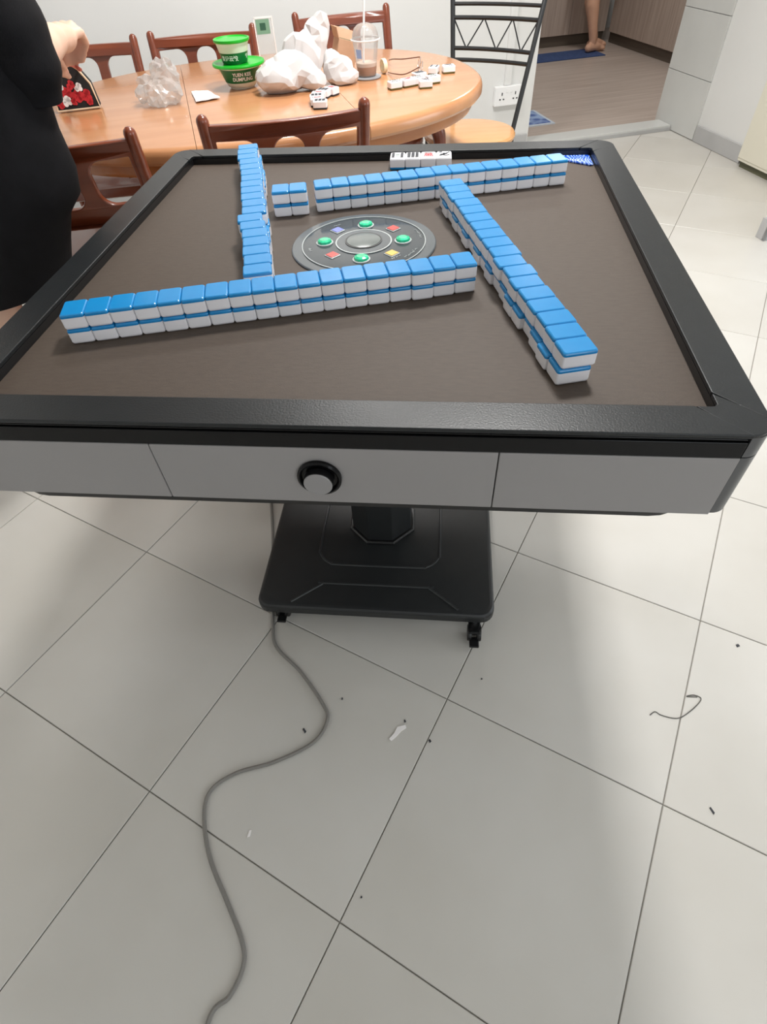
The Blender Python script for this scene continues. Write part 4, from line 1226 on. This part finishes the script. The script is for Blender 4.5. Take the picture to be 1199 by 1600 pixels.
# person in the black dress, seen from behind, reaching for the pouch
P1 = Vector((-0.87, 1.38, 0))
per = empty('person', P1, 0, 'person in a black short dress standing behind the mahjong table, reaching for the flowered pouch', 'person')
mb = MB()
legs = (((-0.945, 1.335), (-0.935, 1.35), (-0.925, 1.37)), ((-0.825, 1.425), (-0.815, 1.42), (-0.785, 1.40)))
for an, kn, hp in legs:
    limb(mb, [(*hp, 0.86, 0.086), (*hp, 0.76, 0.084), ((hp[0]+kn[0])/2, (hp[1]+kn[1])/2, 0.60, 0.069), (*kn, 0.44, 0.053), (kn[0], kn[1]-0.012, 0.32, 0.051), (an[0], an[1]-0.004, 0.15, 0.036), (*an, 0.07, 0.032)])
    foot(mb, (*an, 0.07), (0.12, 1, 0))
mb.ball((-0.845, 1.385, 0.90), (0.150, 0.115, 0.13))
mb.ball((-0.820, 1.405, 1.03), (0.125, 0.095, 0.14))
mb.ball((-0.800, 1.430, 1.17), (0.145, 0.100, 0.13))
limb(mb, [(-0.695, 1.43, 1.235, 0.046), (-0.795, 1.45, 1.265, 0.058), (-0.915, 1.46, 1.235, 0.046)])
limb(mb, [(-0.795, 1.45, 1.26, 0.056), (-0.79, 1.475, 1.35, 0.050), (-0.785, 1.50, 1.395, 0.050)])
limb(mb, [(-0.692, 1.43, 1.235, 0.046), (-0.655, 1.405, 1.10, 0.045), (-0.640, 1.398, 0.985, 0.038), (-0.645, 1.50, 0.990, 0.040), (-0.654, 1.63, 0.992, 0.030)])
limb(mb, [(-0.920, 1.46, 1.235, 0.046), (-0.970, 1.48, 1.10, 0.045), (-0.960, 1.53, 0.98, 0.040), (-0.885, 1.63, 0.955, 0.037), (-0.820, 1.71, 0.945, 0.026)])
hand(mb, (-0.654, 1.63, 0.992), (-0.662, 1.695, 0.985), [(-0.632, 1.742, 0.988), (-0.650, 1.755, 0.999), (-0.671, 1.757, 1.000), (-0.691, 1.750, 0.993)],
     [(-0.642, 1.785, 0.962), (-0.662, 1.796, 0.967), (-0.682, 1.797, 0.966), (-0.702, 1.790, 0.960)], [(-0.674, 1.800, 0.926), (-0.688, 1.810, 0.924), (-0.702, 1.813, 0.921), (-0.717, 1.806, 0.921)],
     [(-0.677, 1.69, 0.975), (-0.698, 1.722, 0.962), (-0.710, 1.752, 0.940), (-0.711, 1.775, 0.920)])
hand(mb, (-0.820, 1.71, 0.945), (-0.785, 1.755, 0.940), [(-0.795, 1.803, 0.952), (-0.776, 1.805, 0.956), (-0.756, 1.800, 0.953), (-0.738, 1.790, 0.943)],
     [(-0.784, 1.835, 0.930), (-0.766, 1.838, 0.932), (-0.748, 1.832, 0.929), (-0.733, 1.820, 0.922)], [(-0.770, 1.840, 0.904), (-0.756, 1.842, 0.902), (-0.742, 1.836, 0.900), (-0.730, 1.824, 0.899)],
     [(-0.765, 1.745, 0.930), (-0.742, 1.765, 0.920), (-0.726, 1.785, 0.908), (-0.718, 1.800, 0.898)])
look1 = Vector((0.05, 0.75, -0.66))
HD1 = Vector((-0.78, 1.535, 1.475))
B1 = head(mb, HD1, look1)
off = Vector((P1.x, P1.y, 0))
mb.v = [tuple(Vector(v)-off) for v in mb.v]
link('body', fused(mb, 'body', m_skin, 0.0060, 5), per)
hp_ = HD1-off
face_bits(per, hp_, look1, B1)
hair_cap(per, hp_, look1, B1)
# dress: lofted cloth with soft folds, open hem
rings = []
prof = [(0.568, -0.874, 1.378, 0.156, 0.132), (0.63, -0.856, 1.378, 0.164, 0.132), (0.69, -0.838, 1.380, 0.172, 0.134), (0.75, -0.822, 1.383, 0.192, 0.138), (0.80, -0.815, 1.386, 0.196, 0.140),
        (0.87, -0.805, 1.392, 0.182, 0.134), (0.95, -0.795, 1.402, 0.178, 0.126), (1.05, -0.795, 1.412, 0.168, 0.116), (1.13, -0.797, 1.425, 0.170, 0.117), (1.20, -0.797, 1.435, 0.172, 0.118),
        (1.265, -0.796, 1.445, 0.160, 0.100), (1.310, -0.794, 1.455, 0.112, 0.082), (1.330, -0.792, 1.462, 0.072, 0.066)]
n = 48
for z, cx, cy, rx, ry in prof:
    ring = []
    for i in range(n):
        a = 2*PI*i/n
        w = max(0.0, (0.85-z))*0.04
        k = 1+w*math.sin(a*7+z*5)+0.012*math.sin(a*3+z*17)
        zz_ = z+(0.16*rx*math.cos(a) if z < 0.7 else 0.03*rx*math.cos(a))
        ring.append((cx+rx*k*math.cos(a)-off.x, cy+ry*k*math.sin(a)-off.y, zz_))
    rings.append(ring)
inner = [[(p[0]*0.975, p[1]*0.975, p[2]+0.002) for p in r] for r in rings[:3]]
dr = MB().rings(inner[::-1]+rings, False, False)
link('dress', dr.mesh('dress', m_dress, smooth=True, sharp=80), per)
def sleeve(pts, name='sleeve'):
    P = crv([Vector(p[:3])-off for p in pts], 5)
    m_ = len(P)
    rr = []
    for i in range(m_):
        t = i/(m_-1)*(len(pts)-1); k = min(int(t), len(pts)-2)
        rr.append((pts[k][3]+(pts[k+1][3]-pts[k][3])*(t-k))*(1+0.03*math.sin(i*1.3)))
    MB().tube(P, rr, 20).build(name, m_dress, per, smooth=True)
sleeve([(-0.730, 1.440, 1.275, 0.060), (-0.695, 1.430, 1.245, 0.070), (-0.672, 1.415, 1.17, 0.073), (-0.640, 1.400, 1.05, 0.070), (-0.632, 1.398, 0.985, 0.062), (-0.640, 1.400, 0.932, 0.048)])
sleeve([(-0.885, 1.455, 1.275, 0.060), (-0.925, 1.460, 1.250, 0.072), (-0.970, 1.475, 1.17, 0.072), (-0.980, 1.495, 1.05, 0.066), (-0.965, 1.525, 0.975, 0.052)])

# person in the kitchen: only the lower legs show past the doorway
P2 = Vector((2.20, 6.68, 0.0238))
pk2 = empty('person', P2, 0, 'barefoot person standing on the blue kitchen mat, only lower legs in view', 'person')
mb = MB()
K = Vector((0, 0, 0.0))
for an, kn, hp in (((2.225, 6.610), (2.165, 6.60), (2.12, 6.64)), ((2.285, 6.770), (2.20, 6.78), (2.13, 6.80))):
    limb(mb, [(*hp, 0.84, 0.09), (*hp, 0.74, 0.088), ((hp[0]+kn[0])/2, (hp[1]+kn[1])/2, 0.62, 0.075), (*kn, 0.46, 0.056), (kn[0]-0.004, kn[1], 0.34, 0.058), ((kn[0]+an[0])/2, (kn[1]+an[1])/2, 0.20, 0.044), (an[0], an[1], 0.08, 0.034)])
    foot(mb, (*an, 0.08), (0.80, 0.45, 0))
mb.ball((2.12, 6.72, 0.90), (0.13, 0.17, 0.14)); mb.ball((2.13, 6.72, 1.08), (0.11, 0.14, 0.16)); mb.ball((2.15, 6.72, 1.25), (0.115, 0.16, 0.13))
limb(mb, [(2.15, 6.55, 1.33, 0.052), (2.15, 6.72, 1.36, 0.06), (2.15, 6.89, 1.33, 0.052)])
limb(mb, [(2.15, 6.72, 1.34, 0.056), (2.17, 6.72, 1.47, 0.05)])
for sy in (-1, 1):
    y = 6.72+0.19*sy
    limb(mb, [(2.15, 6.72+0.17*sy, 1.33, 0.052), (2.13, y+0.02*sy, 1.06, 0.042), (2.30, y, 0.98, 0.036), (2.38, y-0.03*sy, 0.97, 0.026)])
    hand(mb, (2.38, y-0.03*sy, 0.97), (2.43, y-0.04*sy, 0.965), [(2.47, y-0.04*sy+q, 0.965) for q in (-0.028, -0.010, 0.010, 0.028)], [(2.50, y-0.04*sy+q, 0.955) for q in (-0.030, -0.011, 0.011, 0.029)],
         [(2.515, y-0.04*sy+q, 0.935) for q in (-0.029, -0.011, 0.010, 0.027)], [(2.42, y-0.065*sy, 0.96), (2.44, y-0.085*sy, 0.958), (2.465, y-0.095*sy, 0.950), (2.48, y-0.097*sy, 0.945)])
look2 = Vector((1, 0.1, -0.35))
B2 = head(mb, (2.19, 6.72, 1.57), look2)
mb.v = [tuple(Vector(v)-Vector((P2.x, P2.y, 0))) for v in mb.v]
link('body', fused(mb, 'body', m_skin2, 0.0075, 5), pk2)
h2 = Vector((2.19, 6.72, 1.57))-Vector((P2.x, P2.y, 0))
face_bits(pk2, h2, look2, B2); hair_cap(pk2, h2, look2, B2, 0.06)
def garment(prof, m, name, parent, o2):
    rs = [[(cx+rx*math.cos(2*PI*i/40)-o2.x, cy+ry*math.sin(2*PI*i/40)-o2.y, z) for i in range(40)] for z, cx, cy, rx, ry in prof]
    return MB().rings(rs, False, False).build(name, m, parent, smooth=True)
garment([(0.60, 2.14, 6.72, 0.15, 0.20), (0.75, 2.125, 6.72, 0.15, 0.20), (0.90, 2.12, 6.72, 0.15, 0.19), (1.0, 2.12, 6.72, 0.135, 0.165)], mat('navy_shorts', rgb(40, 44, 62), 0.85), 'shorts', pk2, P2)
garment([(0.92, 2.12, 6.72, 0.165, 0.20), (1.08, 2.13, 6.72, 0.150, 0.185), (1.25, 2.15, 6.72, 0.150, 0.190), (1.36, 2.15, 6.72, 0.12, 0.185), (1.42, 2.16, 6.72, 0.07, 0.09)], mat('grey_shirt', rgb(150, 150, 155), 0.85), 'shirt', pk2, P2)
